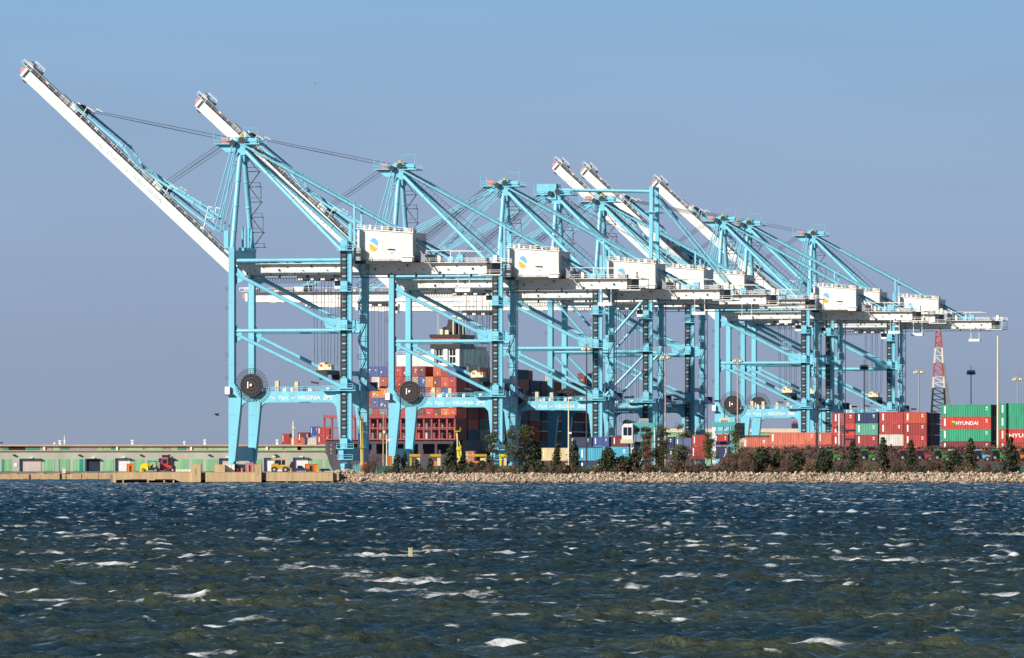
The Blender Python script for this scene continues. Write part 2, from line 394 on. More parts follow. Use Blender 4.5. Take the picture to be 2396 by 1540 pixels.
def rail(mb, pts, y, h=1.1, r=.05, m=0, step=2.2):
    """a handrail above a straight edge from pts[0] to pts[1] (x, z), at y"""
    (x0, z0), (x1, z1) = pts; n = max(1, int(math.hypot(x1 - x0, z1 - z0) / step))
    for hh in (h, h * .55): mb.beam((x0, y, z0 + hh), (x1, y, z1 + hh), r * 1.6, r * 1.6, m)
    for i in range(n + 1):
        t = i / n; x, z = x0 + (x1 - x0) * t, z0 + (z1 - z0) * t
        mb.beam((x, y, z), (x, y, z + h), r * 1.6, r * 1.6, m)

def make_crane(raised, braced=False):
    root = empty('container_crane', (0, 0, G))
    def part(mb, name, m, parent=root): return mb.build(name, m, parent)
    TOP = 58.2
    # four legs, flared under the portal beam
    for y in (0, WD):
        for side in (0, 1):
            pl = [(-.75, 3), (.95, 3), (2.55, 18.4), (2.55, 21.0), (.75, 23.0), (.75, TOP), (-.75, TOP)]
            if side: pl = [(GA - x, z) for x, z in pl]
            b = MB().prism(pl, y - .95, y + .95)
            for zz in (10, 15, 28, 44): b.box((GA if side else 0) - .82, (GA if side else 0) + .82, y - 1.02, y + 1.02, zz, zz + .22)
            part(b, 'leg', BL)
    # sill beams along the rails, equaliser beams and wheel bogies
    for x in (0, GA):
        b = MB().box(x - .78, x + .78, .96, WD - .96, 3.1, 6.6)
        part(b, 'sill_beam', BL)
        for y in (0.0, WD):
            b = MB().box(x - .55, x + .55, y - 3.6, y + 3.6, 1.5, 2.4).prism([(x - .6, 2.4), (x + .6, 2.4), (x + .75, 3.1), (x - .75, 3.1)], y - 1.2, y + 1.2)
            for k in range(4): b.box(x - .45, x + .45, y - 3.5 + k * 1.85, y - 2.05 + k * 1.85, .55, 1.5)
            for k in range(8):
                c = Vector((x, y - 3.25 + k * .92, .42)); b.tube(c - Vector((.2, 0, 0)), c + Vector((.2, 0, 0)), .42, n=10, m=1)
            part(b, 'bogie', [BL, DK])
    # portal beams with haunches
    for y in (0, WD):
        h = [(2.55, 21.0), (2.55, 17.0), (2.9, 17.6), (3.6, 18.1), (4.6, 18.3), (GA - 4.6, 18.3), (GA - 3.6, 18.1), (GA - 2.9, 17.6), (GA - 2.55, 17.0), (GA - 2.55, 21.0)]
        b = MB().prism(h, y - .65, y + .65)
        pb = part(b, 'portal_beam', BL)
        b = MB()
        for yy in (y - .62, y + .62): rail(b, [(.9, 21.0), (GA - .9, 21.0)], yy, 1.15, .055)
        b.box(11.6, 12.6, y - .55, y + .55, 21.02, 23.7, 1)
        for k, xx in enumerate((8.4, 13.9, 15.8, 20.5, 25.4)): b.box(xx, xx + .7, y - .6, y - .2, 21.02, 21.9, 2)
        part(b, 'beam_handrail', [BL, M['beige'], M['letter_white']], pb)
        b = MB()
        if y == 0:
            x = 9.3
            for body, size, zz, x0, wd in (('The', 1.05, 18.95, 10.3, 1.5), ('Port', 1.55, 18.85, 12.6, 2.7), ('of', 1.05, 18.95, 16.0, 1.0), ('VIRGINIA', 1.55, 18.85, 17.7, 6.1), ('ZPMC', 1.45, 18.85, 24.6, 2.5)):
                vs, fs, x1 = text_mb(body, size, bold=body == 'ZPMC', shear=.25 if body == 'ZPMC' else 0)
                k = wd / x1
                part(MB().add([(x0 + a * k, -.66 + c, d + zz) for a, c, d in vs], fs), 'lettering', M['letter_white'], pb)
    # long platform under the landside end of the near portal beam
    b = MB().box(GA - 6.2, GA + 3.0, -2.2, -.98, 21.05, 21.3)
    rail(b, [(GA - 6.1, 21.3), (GA + 2.9, 21.3)], -2.15, 1.1, .055); part(b, 'platform', BL)
    b = MB().box(GA - .65, GA + .65, .96, WD - .96, 18.4, 22.4).box(GA - .6, GA + .6, .96, WD - .96, 25.0, 26.2); part(b, 'portal_cross_beam', BL)
    # ties and diagonals of the side frames
    for y in (0, WD):
        part(MB().tube((.75, y, 54.7), (GA - .75, y, 54.7), .5, n=12), 'tie_beam', BL)
        part(MB().tube((.75, y, 36.6), (GA - .75, y, 36.6), .5, n=12), 'tie_beam', BL)
        if not braced:
            b = MB().tube((.75, y, 51.4), (GA - 3, y, 37.8), .5, n=12).prism([(GA - 5.5, 37.2), (GA - .75, 36.9), (GA - .75, 40.2), (GA - 3.2, 39.6), (GA - 6.2, 40.0)], y - .25, y + .25)
            b.prism([(.75, 48.5), (.75, 53.5), (3.6, 50.9), (2.8, 49.4)], y - .22, y + .22); part(b, 'brace', BL)
            b = MB().tube((.75, y, 35.9), (GA - .75, y, 21.9), .48, n=12).prism([(.75, 33.4), (.75, 38.2), (2.6, 36.6), (2.6, 34.6)], y - .22, y + .22); part(b, 'brace', BL)
        else:
            for z0, z1 in ((53.0, 37.4), (35.9, 21.8)):
                for x in (.75, GA - .75): part(MB().tube((x, y, z0), (GA / 2 + (x - GA / 2) * .04, y, z1), .4, n=10), 'brace', BL)
    # upper cross beams
    for x in (0, GA):
        part(MB().box(x - .7, x + .7, .96, WD - .96, 54.0, 57.4), 'cross_beam', BL)
    # main girders, walkway, festoon rail
    HX, HZ = -1.6, 51.1
    XE = 66.5
    for y in (5.4, 11.4):
        b = MB().box(1.2, XE, y, y + 1.2, 51.2, 53.95)
        for k in range(14): b.box(3 + k * 4.6, 3.14 + k * 4.6, y - .05, y + 1.25, 51.2, 53.95)
        b.box(1.2, XE, y - .12, y + 1.32, 51.05, 51.2).box(1.2, XE, y - .12, y + 1.32, 53.95, 54.08)
        g = part(b, 'girder', WH)
    b = MB().box(3, XE, 3.6, 3.75, 50.1, 50.32, 1)
    for k in range(9): b.box(4 + k * 7.3, 4.15 + k * 7.3, 3.6, 5.3, 50.25, 51.05, 1)
    b.box(2, XE + .5, 4.1, 5.3, 53.9, 54.0); rail(b, [(2, 54.0), (31, 54.0)], 4.15, 1.1, .05); rail(b, [(49, 54.0), (XE, 54.0)], 4.15, 1.1, .05)
    part(b, 'walkway', [WH, DK])
    b = MB()
    for x in (20, 36, 52, XE - 1): b.box(x, x + 1.2, 6.6, 11.4, 51.4, 53.2)
    part(b, 'girder_cross_tie', WH)
    b = MB().box(1.3, XE - .2, 5.7, 6.3, 50.92, 51.04)
    for k in range(30): b.box(2.2 + k * 2.15, 2.5 + k * 2.15, 5.0, 5.36, 51.25 + (k % 3) * .9, 51.75 + (k % 3) * .9 if k % 4 == 0 else 51.45 + (k % 3) * .9)
    for k in range(18):   # hanging festoon loops
        x = 6 + k * .75; b.path([(x, 3.68, 50.1), (x + .2, 3.68, 48.9), (x + .5, 3.68, 48.9), (x + .7, 3.68, 50.1)], .05, 4)
    part(b, 'trolley_rail', DK)
    b = MB()
    for z_ in (24.0, 30.0, 42.0, 47.0): b.box(-1.5, -.78, -.9, .9, z_, z_ + .12); rail(b, [(-1.5, z_), (-.8, z_)], -.9, 1.0, .05, 0, .7)
    for k in range(60): b.box(.78, .86, -.75, -.4, 23.5 + k * .55, 23.56 + k * .55)
    b.beam((.9, -.75, 23.5), (.9, -.75, 57), .08, .08).beam((.9, -.35, 23.5), (.9, -.35, 57), .08, .08)
    part(b, 'leg_ladder', M['rope'])
    # machinery house
    x0, x1, ya, yb = 32.9, 47.6, 2.0, 15.6
    zb, za, zc = 54.5, 62.6, 61.5
    hs = MB().prism([(x0, zb), (x1, zb), (x1, zc), (x0, za)], ya, yb)
    for k in range(24): hs.box(x0 + .3 + k * .61, x0 + .42 + k * .61, ya - .035, ya, zb + .1, zc - .25)
    hs = part(hs, 'machinery_house', M['house'])
    part(MB().prism([(x0 - .25, za), (x1 + .25, zc - .04), (x1 + .25, zc + .2), (x0 - .25, za + .24)], ya - .3, yb + .3), 'house_roof', M['house'], hs)
    b = MB().box(x0 - .4, x1 + .6, ya - .9, yb + .9, 54.1, 54.45, 1).box(x0 - .4, x1 + .6, ya - .9, ya - .8, 53.7, 54.1, 1)
    rail(b, [(x0 + 1, 54.45), (x1 + .5, 54.45)], ya - .85, .9, .04)
    part(b, 'house_platform', [WH, DK], hs)
    b = MB()
    for i in range(9):
        xx = x0 + 1 + i * 1.62; zz = za - (xx - x0) / (x1 - x0) * (za - zc) + .2
        hh = rnd.uniform(.5, 1.4); b.box(xx, xx + rnd.uniform(.4, 1.0), ya + rnd.uniform(.3, 3), ya + 4, zz, zz + hh, rnd.choice((0, 0, 1, 2)))
    rail(b, [(x0, za + .2), (x1, zc + .2)], ya, 1.0, .05); b.box(x1 - 1.4, x1 - .5, ya + .2, ya + 1.4, zc + .2, zc + 1.3, 2)
    part(b, 'roof_vent', [WH, M['grey'], M['beige']], hs)
    part(MB().box(x0 + 8.2, x0 + 9.6, ya - .09, ya - .03, zb + .2, zb + 2.7).box(x0 + 9.0, x0 + 9.4, ya - .11, ya - .08, zb + 1.6, zb + 2.1, 1), 'door', [WH, M['grey']], hs)
    part(MB().box(x0 + 8.0, x0 + 9.9, ya - .5, ya - .02, zb + 2.85, zb + 3.0), 'door_canopy', DK, hs)
    b = MB().box(x0 + 12.0, x1 + .7, ya - 1.5, ya - .05, zb + .75, zb + .95).box(x0 + 12.2, x1 + .2, ya - 1.2, ya - .1, zb - .35, zb + .75)
    part(b, 'hoist_hatch', WH, hs)
    part(MB().box(x0 - .3, x0 + 1.4, ya - 2.2, ya - .2, zb, zb + 3.3).box(x0 - .1, x0 + 1.2, ya - 2.24, ya - 2.2, zb + .4, zb + 2.9, 1), 'electrical_cabinet', [M['grey'], M['silver']], hs)
    # the round emblem: blue upper and gold lower crescent round a white wave
    cx, cz, rx, rz = x0 + 4.35, zb + 4.1, 1.15, 1.72
    def emblem(up):
        n = 24; ss = [-.97 + 1.94 * k / n for k in range(n + 1)]; out, inn = [], []
        for q_ in ss:
            h = rz * math.sqrt(1 - q_ * q_); wv = -.62 * math.sin(q_ * 1.35)
            if up: out.append((cx + rx * q_, cz + h)); inn.append((cx + rx * q_, cz + min(h - .04, wv + .30)))
            else: out.append((cx + rx * q_, cz - h)); inn.append((cx + rx * q_, cz + max(.04 - h, wv - .30)))
        return out + inn[::-1]
    b = MB()
    e1 = emblem(True); b.prism(e1, ya - .07, ya - .045, 0); e2 = emblem(False); b.prism(e2, ya - .07, ya - .045, 1)
    part(b, 'emblem', [M['logo_blue'], M['logo_gold']], hs)
    # equipment on the rear girder: pipe frame, cabinets, dark hitch blocks, small jib
    b = MB()
    for y in (4.5, 13.5):
        b.path([(50.5, y, 54), (50.5, y, 57.0), (63, y, 57.0)], .09, 5); b.beam((57, y, 54), (57, y, 57), .16, .16)
    rail(b, [(50, 54.1), (XE + 2, 54.1)], 13.4, 1.1, .05)
    b.box(49.2, 50.4, 4, 14, 54.05, 56.2, 2).box(58.6, 60.2, 4.6, 6.4, 54.1, 56.0, 1).box(52, 53.4, 8, 11, 54.1, 56.6, 0).box(63.5, 65.5, 7, 11, 54.1, 55.2, 2)
    b.beam((48.0, 4.0, 58.5), (53.0, 4.0, 51.5), .3, .3, 2).beam((47.9, 14.0, 58.5), (53.0, 14.0, 51.5), .3, .3, 2)
    part(b, 'rear_equipment', [WH, M['blue'], M['grey']])
    b = MB().box(XE, XE + 1.4, 4.6, 13.4, 51.0, 53.9, 1).box(XE - 2, XE + 4, 3.8, 14.2, 50.6, 50.85)
    for yy in (3.9, 14.1): rail(b, [(XE - 2, 50.85), (XE + 4, 50.85)], yy, 1.1, .06); rail(b, [(XE + 1.3, 54), (XE + 4.2, 54)], yy, 1.1, .06)
    b.box(XE + 1.4, XE + 4.2, 3.9, 14.1, 53.8, 54.0).box(XE + 1.6, XE + 2.6, 5, 7, 54, 55.8).beam((XE + 4, 4, 50.7), (XE + 4, 4, 55), .14, .14).beam((XE + 4, 14, 50.7), (XE + 4, 14, 55), .14, .14)
    b.beam((XE - 7.5, 4.5, 51), (XE - 7.5, 4.5, 47.2), .16, .16).beam((XE - 4.5, 4.5, 51), (XE - 4.5, 4.5, 47.2), .16, .16).box(XE - 8.2, XE - 4.2, 4, 6.5, 46.4, 47.3)
    part(b, 'rear_platform', [WH, DK])
    # A-frame: mast legs, apex head with platforms, back legs
    for y, ya_ in ((0, 7.4), (WD, 10.6)):
        b = MB().tube((0, y, 57.0), (0, ya_, 83.4), .72, .62, n=14)
        for k in (.2, .45, .7):
            p = Vector((0, y, 57)).lerp(Vector((0, ya_, 83.4)), k); b.tube(p - Vector((0, 0, .14)), p + Vector((0, 0, .14)), .84, n=14)
        part(b, 'mast_leg', BL)
        bl = part(MB().tube((.6, ya_, 84.0), (GA - 1.2, y, 57.2), .56, n=14), 'back_leg', BL)
        b = MB(); p0, p1 = Vector((1.6, ya_ - .3, 84.2)), Vector((GA - .6, y - .3, 58.3))
        for k in range(29):
            p = p0.lerp(p1, k / 28); b.beam(p, p + Vector((.5, 0, .75)), .09, .09)
        b.beam(p0 + Vector((.5, 0, .75)), p1 + Vector((.5, 0, .75)), .10, .10); part(b, 'ladder_rail', M['rope'], bl)
        b = MB()
        for k in (.25, .5, .75):
            p = Vector((.6, ya_, 84.0)).lerp(Vector((GA - 1.2, y, 57.2)), k); d_ = Vector((GA - 1.8, y - ya_, -26.8)).normalized(); b.tube(p - d_ * .14, p + d_ * .14, .66, n=14)
        part(b, 'flange', BL, bl)
    b = MB().box(-1.2, 1.5, 6.6, 11.4, 82.2, 87.0).box(-.9, 1.2, 6.9, 11.1, 80.6, 82.2).box(-.3, .5, 7.6, 8.8, 87.0, 87.7, 1)
    for y in (5.6, 12.4): b.disc((.8, y, 86.0), .9, .5, 12, 2); b.disc((-1.6, y, 85.4), .8, .5, 12, 2)
    if braced: b.prism([(-6.0, 88.4), (.2, 88.4), (.2, 83.6), (-3.6, 83.6), (-6.0, 86.4)], 6.2, 11.8)
    part(b, 'apex_head', [BL, M['yellow'], DK])
    b = MB().box(-6.8, -1.2, 5.4, 12.6, 85.0, 85.25).box(1.5, 5.6, 5.4, 12.6, 84.9, 85.15)
    for yy in (5.45, 12.55):
        rail(b, [(-6.7, 85.25), (-1.2, 85.25)], yy, 1.2, .06); rail(b, [(1.5, 85.15), (5.5, 85.15)], yy, 1.2, .06)
    b.beam((-6.7, 5.5, 85), (-6.7, 5.5, 88.2), .14, .14).beam((-6.7, 12.5, 85), (-6.7, 12.5, 88.2), .14, .14)
    b.prism([(-6.4, 85), (-1.2, 85), (-1.2, 83.2), (-3.6, 83.0)], 6.6, 6.9).prism([(-6.4, 85), (-1.2, 85), (-1.2, 83.2), (-3.6, 83.0)], 11.1, 11.4)
    b.box(-4.9, -2.9, 6.4, 7.3, 85.3, 86.9, 1).box(-2.6, -1.5, 8, 10, 85.3, 86.4, 2).box(2.2, 4.6, 6.6, 9, 85.2, 86.6)
    b.path([(1.2, 6, 86), (1.2, 6, 89.1), (5.0, 6, 89.1), (5.0, 6, 86)], .08, 5); b.beam((5.4, 5.6, 85), (5.4, 5.6, 91.5), .09, .09, 3)
    part(b, 'apex_platform', [BL, M['pink'], M['letter_white'], M['grey']])
    # caged stair hung on the far mast leg
    b = MB()
    for k in range(6):
        z = 58.5 + k * 3.9; x = 3.0; yy = 15.2 - k * .95
        b.box(1.0, 4.4, yy - .8, yy + .8, z, z + .14)
        b.beam((1.2, yy - .8, z), (4.2, yy - .8, z + 3.9), .16, .3) if k % 2 == 0 else b.beam((4.2, yy - .8, z), (1.2, yy - .8, z + 3.9), .16, .3)
        for xx in (1.1, 4.3): b.beam((xx, yy - .8, z), (xx, yy - .8, z + (3.9 if xx > 4 and k % 2 else 1.1)), .13, .13)
        b.beam((1, yy - .8, z + 1.1), (4.4, yy - .8, z + 1.1), .12, .12)
    part(b, 'mast_stair', M['rope'])
    b = MB()
    for yy in (5, 7.5, 10.5, 13):
        b.tube((1.3, yy, 57.4), (1.3, yy, 63.5), .28, n=8)
    b.box(.4, 2.4, 4.2, 13.8, 57.4, 58.2).box(-2.6, -1.4, 1, 2, 58, 62.5)
    part(b, 'winch_frame', BL)
    # backstays
    for y in (5.5, 12.5):
        if braced: a, c = (GA, y, 85.4), (GA + 24.5, y, 56.0)
        else: a, c = (.9, y, 85.0), (57.0, y, 54.6)
        b = MB().tube(a, c, .28, n=8)
        d = (Vector(c) - Vector(a)).normalized(); nrm = Vector((-d.z, 0, d.x))
        for k in range(1, 8):
            p = Vector(a).lerp(Vector(c), k / 8); b.tube(p - d * .35, p + d * .35, .36, n=8)
        if y < 9: b.tube(Vector(a) + nrm * .75, Vector(c) + nrm * .5, .08, n=5, m=1)
        b.prism([(c[0] - 1.2, 54.05), (c[0] + 1.6, 54.05), (c[0] + .3, 55.6), (c[0] - .6, 55.6)], y - .2, y + .2)
        part(b, 'backstay', [BL, M['rope']])
    if not braced:
        part(MB().beam((GA + .6, 5.5, 58), (GA + .6, 5.5, 69.2), .5, .5).beam((GA + .6, 12.5, 58), (GA + .6, 12.5, 69.2), .5, .5).beam((GA + .6, 5.5, 68.2), (GA + .6, 12.5, 68.2), .4, .4), 'stay_strut', BL)
    else:
        for y in (0.0, WD):
            yt = 5.5 if y == 0 else 12.5
            part(MB().tube((1.0, 9 + (yt - 9) * .6, 86.6), (GA - .6, yt, 85.8), .42, n=10), 'top_tie', BL)
            b = MB().beam((GA, y * .55 + 4, 57), (GA, yt, 87.2), 1.1, 1.1)
            part(b, 'rear_tower_leg', BL)
        for z in (63, 70, 77, 84, 86.6): part(MB().box(GA - .5, GA + .5, 5.4, 12.6, z, z + .6), 'rear_tower_tie', BL)
        for z in (63.8, 79.5): part(MB().box(GA - 1.8, GA + 1.8, 3.8, 14.2, z - .25, z), 'rear_tower_platform', BL)
    # the boom, hinged at the waterside, in its own (along, up) axes
    a = math.radians(42.3) if raised else 0.0
    def B(t, n, y): return (HX - math.cos(a) * t + math.sin(a) * n, y, HZ + math.sin(a) * t + math.cos(a) * n)
    def bbeam(mb, t0, t1, n0, n1, y0, y1, m=0):
        vs = [B(t, n, y) for n in (n0, n1) for y in (y0, y1) for t in (t0, t1)]
        return mb.add(vs, [(0, 1, 3, 2), (4, 6, 7, 5), (0, 4, 5, 1), (2, 3, 7, 6), (0, 2, 6, 4), (1, 5, 7, 3)], m)
    LB = 77.3
    b = MB()
    for y in (5.4, 11.4):
        bbeam(b, .6, LB, 0, 2.65, y, y + 1.2); bbeam(b, .6, LB, -.14, 0, y - .12, y + 1.32); bbeam(b, .6, LB, 2.65, 2.78, y - .1, y + 1.3)
        for k in range(16): bbeam(b, 3 + k * 4.6, 3.14 + k * 4.6, 0, 2.65, y - .04, y)
    for t in (2, 18, 31, 46, 61, LB - .6): bbeam(b, t - .5, t + .5, .3, 2.3, 6.6, 11.4)
    boom = part(b, 'boom', WH)
    b = MB()
    for body, size, t0, wd in (('The', 1.2, 50.5, 1.9), ('Port', 1.8, 47.0, 4.6), ('of', 1.2, 40.8, 1.6), ('VIRGINIA', 1.8, 37.5, 10.5)):
        vs, fs, x1 = text_mb(body, size); k = wd / x1
        part(MB().add([B(t0 - p * k, .62 + r, 5.345 + q_) for p, q_, r in vs], fs), 'lettering', M['letter_blue'], boom)
    b = MB()
    bbeam(b, 1, LB, 2.78, 2.86, 4.0, 5.3, 1)
    for y in (4.05,):
        for k in range(38):
            t = 1.5 + k * 1.95; p0, p1 = B(t, 2.86, y), B(t, 4.0, y); b.beam(p0, p1, .10, .10, 1)
        b.beam(B(1, 4.0, y), B(LB, 4.0, y), .09, .09, 0); b.beam(B(1, 3.45, y), B(LB, 3.45, y), .08, .08, 1)
    for k in range(24):
        t = 2 + k * 3.0; bbeam(b, t, t + rnd.uniform(.5, 1.6), 2.86, 2.9 + rnd.uniform(.3, .9), 6.6, 7.8, rnd.choice((1, 1, 2, 0)))
    part(b, 'boom_walkway', [WH, M['grey'], M['beige']], boom)
    for t in (61.5, 31.0):
        b = MB()
        bbeam(b, t - 1.5, t + 1.6, 2.8, 4.4, 5.4, 6.4, 0); bbeam(b, t - 1.5, t + 1.6, 2.8, 4.4, 11.6, 12.6, 0)
        bbeam(b, t - 2.6, t - .2, 3.2, 4.9, 6.5, 11.4, 1)
        for y in (4.6, 13.0):
            b.path([B(t - 3.6, 2.9, y), B(t - 3.0, 6.2, y), B(t - 5.2, 6.6, y)], .13, 5, 0)
        bbeam(b, t + 1.6, t + 4.5, 2.9, 4.3, 5, 6.2, 2)
        part(b, 'stay_bracket', [WH, DK, M['grey']], boom)
    b = MB()
    bbeam(b, LB, LB + .7, .1, 2.7, 4.8, 13.2, 0); bbeam(b, LB - 1.2, LB + 2.0, 2.95, 3.08, 4.2, 13.8, 0)
    for y in (4.05, 13.95):
        for t in (LB - 1, LB + .6, LB + 2.3): b.beam(B(t, 3.1, y), B(t, 4.2, y), .12, .12)
        b.beam(B(LB - 1, 4.2, y), B(LB + 2.3, 4.2, y), .12, .12); b.beam(B(LB - 1, 3.9, y), B(LB + 2.3, 3.9, y), .12, .12)
    for y in (5.2, 9, 12.6): c = Vector(B(LB + .9, 1.6, y)); b.disc(c, .85, .4, 12, 1)
    bbeam(b, LB + .9, LB + 1.7, .9, 1.7, 5.6, 6.4, 1); bbeam(b, LB - .2, LB + 1.4, 3.3, 4.5, 6.2, 8, 2); bbeam(b, LB - 3.6, LB - 2.8, 2.9, 4.6, 5, 6, 3)
    bbeam(b, LB - 1.6, LB - .6, -.6, -.15, 5.4, 6.4, 3)
    part(b, 'boom_tip', [WH, M['pink'], M['silver'], DK], boom)
    # forestays: folded above a raised boom, straight when it is down
    for y in (5.5, 12.5):
        if raised:
            o = [B(61.5, 4.0, y), B(45, 4.9, y), (-27.6, y, 79.6), (-12.3, y, 70.1), (-7.0, y, 66.4)]
            i = [B(31.0, 3.8, y), (-14.5, y, 69.0), (-6.2, y, 62.9)]
            b = MB()
            for p, q_ in zip(o[:-1], o[1:]): b.beam(p, q_, .62, .34)
            for p in o[1:]: b.disc(p, .5, .6, 8)
            b.tube(o[-1], (-1.6, y, 84.8), .17, n=6)
            part(b, 'outer_forestay', BL)
            b = MB()
            for p, q_ in zip(i[:-1], i[1:]): b.beam(p, q_, .5, .3)
            b.tube(i[-1], (-1.2, y, 83.6), .16, n=6).tube((-4.9, y, 62.5), (-.9, y, 83.4), .15, n=6).tube(i[-1], (-4.9, y, 62.5), .14, n=6)
            part(b, 'inner_forestay', BL)
            b = MB()
            p = Vector(B(46, 2.8, y)); b.beam(p, Vector(B(46, 5.4, y)), .16, .16); part(b, 'stay_rest', WH, boom)
            b = MB(); p = Vector(B(13.5, 2.8, y)); b.beam(p, (p.x + 1.6, y, 69.0), .22, .22).beam((p.x + 1.5, y, 69.0), (p.x + 2.7, y, 68.7), .2, .2).beam((p.x + 1.0, y, 66.3), (p.x + 2.6, y, 65.9), .18, .18)
            part(b, 'stay_rest', WH, boom)
        else:
            ap = (-3.2 if braced else -1.6, y, 84.8)
            b = MB()
            for dz in (.35, -.35): b.tube((ap[0], y, ap[2] + dz), (B(61.5, 4.0, y)[0], y, B(61.5, 4.0, y)[2] + dz * .6), .15, n=6)
            part(b, 'outer_forestay', BL)
            b = MB()
            for dz in (.4, -.4): b.tube((ap[0] + .4, y, ap[2] - 1 + dz), (B(31, 3.8, y)[0], y, B(31, 3.8, y)[2] + dz * .6), .15, n=6)
            part(b, 'inner_forestay', BL)
    b = MB()
    ropes = (((-2.6, 86.3), 59.5, 4.6), ((-4.8, 85.2), 30.0, 5.6)) if raised else (((-4.6, 85.2), 44, 4.6), ((-4.8, 84.9), 40, 4.4))
    for (ax, az), t, n in ropes:
        for y in (6.6, 8.0, 10.0, 11.4):
            dz = .45 if y in (6.6, 10.0) else -.45
            b.tube((ax, y, az + dz), (B(t, n, y)[0], y, B(t, n, y)[2] + dz * .5), .075, n=5)
    part(b, 'boom_hoist_rope', M['rope'])
    part(MB().tube((1.5, 7.5, 84), (54, 7.5, 55.5), .06, n=5).tube((1.5, 10.5, 84), (54, 10.5, 55.5), .06, n=5), 'trolley_rope', M['rope'])
    # trolley, operator cab, hoist ropes and headblock
    tx = 22.8
    zs = 25.6 if raised else 13.0
    b = MB().box(tx - 6.8, tx + 2.8, 4.6, 13.4, 50.2, 51.0, 1)
    for k in range(6): b.box(tx - 6.5 + k * 1.5, tx - 5.4 + k * 1.5, 4.7, 6.0, 49.5, 50.2, k % 2)
    b.box(tx - 1.5, tx + 1.5, 7, 11, 49.6, 50.2, 1); tr = part(b, 'trolley', [WH, DK])
    b = MB().prism([(tx + 3.2, 47.4), (tx + 5.4, 47.4), (tx + 5.6, 50.2), (tx + 3.2, 50.2), (tx + 2.9, 48.6)], 5.2, 7.4).box(tx + 3.1, tx + 5.45, 5.14, 5.2, 48.2, 49.5, 1)
    part(b, 'operator_cab', [WH, M['glass']], tr)
    b = MB()
    for dx in (-3.6, -1.2, .8, 3.0):
        for y in (7.6, 10.4): b.tube((tx + dx * .9, y, 49.8), (tx + dx * .8, y, zs + 2.2), .07, n=5)
    part(b, 'hoist_rope', M['rope'])
    b = MB().prism([(tx - 1.9, zs + 1.0), (tx - 1.9, zs + 2.3), (tx - 1.2, zs + 2.9), (tx - .2, zs + 2.9), (tx - .1, zs + 2.3), (tx + .5, zs + 2.5), (tx + 1.5, zs + 2.4), (tx + 1.6, zs + 1.0)], 7.4, 10.6)
    for x in (-1.3, .9): b.disc((tx + x, 7.3, zs + 2.2), .32, .3, 12, 1)
    part(b, 'headblock', [M['cream'], M['orange']])
    b = MB().box(tx - 1.2, tx + 1.6, 3.0, 15.0, zs - .2, zs + .9).box(tx - .3, tx + 1.7, 2.9, 3.6, zs - 1.6, zs + .6).box(tx - .3, tx + 1.7, 14.4, 15.1, zs - 1.6, zs + .6)
    b.box(tx - 1.7, tx - .4, 6, 9, zs - .9, zs + 1, 1).beam((tx - 2.6, 3.2, zs - 2.2), (tx - .6, 3.2, zs - 2.5), .5, .4, 0)
    part(b, 'spreader', [DK, M['cream']])
    # cable reel with wire guard
    rx_, rz_ = 5.6, 22.6
    b = MB().disc((rx_, -1.5, rz_), 3.0, .55, 32)
    for k in range(5): b.ring((rx_, -1.8, rz_), 1.0 + k * .46, .07, 28, 1 if k % 2 else 2)
    for k in range(18):
        t = 2 * math.pi * k / 18; b.beam((rx_ + .7 * math.cos(t), -1.82, rz_ + .7 * math.sin(t)), (rx_ + 2.95 * math.cos(t), -1.82, rz_ + 2.95 * math.sin(t)), .07, .07, 2)
    rl = part(b, 'cable_reel', [M['reel'], M['rubber'], M['steelgrey']])
    b = MB().disc((rx_, -1.95, rz_), .42, .35, 14).box(rx_ - 1.0, rx_ - .7, -2.05, -1.9, rz_ - .8, rz_ + .9, 1).box(rx_ - .25, rx_ + .25, -2.25, -2.1, rz_ - .25, rz_ + .25, 1)
    part(b, 'hub', [M['orange'], M['letter_white']], rl)
    b = MB()
    for r in (3.4, 3.9, 4.3): b.ring((rx_, -1.5, rz_), r, .055, 30)
    for k in range(30):
        t = 2 * math.pi * k / 30; b.beam((rx_ + 3.0 * math.cos(t), -1.5, rz_ + 3.0 * math.sin(t)), (rx_ + 4.3 * math.cos(t), -1.5, rz_ + 4.3 * math.sin(t)), .07, .07)
    b.beam((rx_, -1.2, rz_ - .3), (rx_, -.65, rz_ - 2.2), .6, .6)
    part(b, 'reel_guard', M['rubber'], rl)
    part(MB().box(-1.6, .7, -1.9, -.97, 20.0, 20.25).box(-1.5, -.2, -1.8, -1.05, 20.25, 22.2, 1), 'leg_platform', [DK, M['letter_white']])
    # cable trough, lift rail and landings on the near landside leg
    b = MB().box(GA - .62, GA + .20, -1.4, -.97, 7.5, 58.0)
    for k in range(46): b.box(GA - .7, GA + .25, -1.45, -1.4, 8.2 + k * 1.08, 8.55 + k * 1.08, 2 if k % 2 else 1)
    b.box(GA - 1.25, GA - .77, -1.25, -.97, 7.5, 58.0, 3)
    part(b, 'cable_trough', [DK, M['steelgrey'], M['blue'], M['bark']])
    part(MB().box(GA + .95, GA + 1.75, -1.3, -.4, 6.0, 64.0), 'lift_rail', BL)
    for z, s in ((46.5, 1.0), (36.6, 1.5), (21.6, 1.1), (6.2, 1.2), (57.0, 1.2)):
        b = MB().box(GA - 1.6 * s, GA + 2.2 * s, -2.5, -1.47, z, z + .22).box(GA - .9, GA + .9, -2.4, -1.5, z + .22, z + 2.7)
        rail(b, [(GA - 1.6 * s, z + .2), (GA + 2.2 * s, z + .2)], -2.48, 1.1, .06)
        part(b, 'lift_landing', BL)
    b = MB()
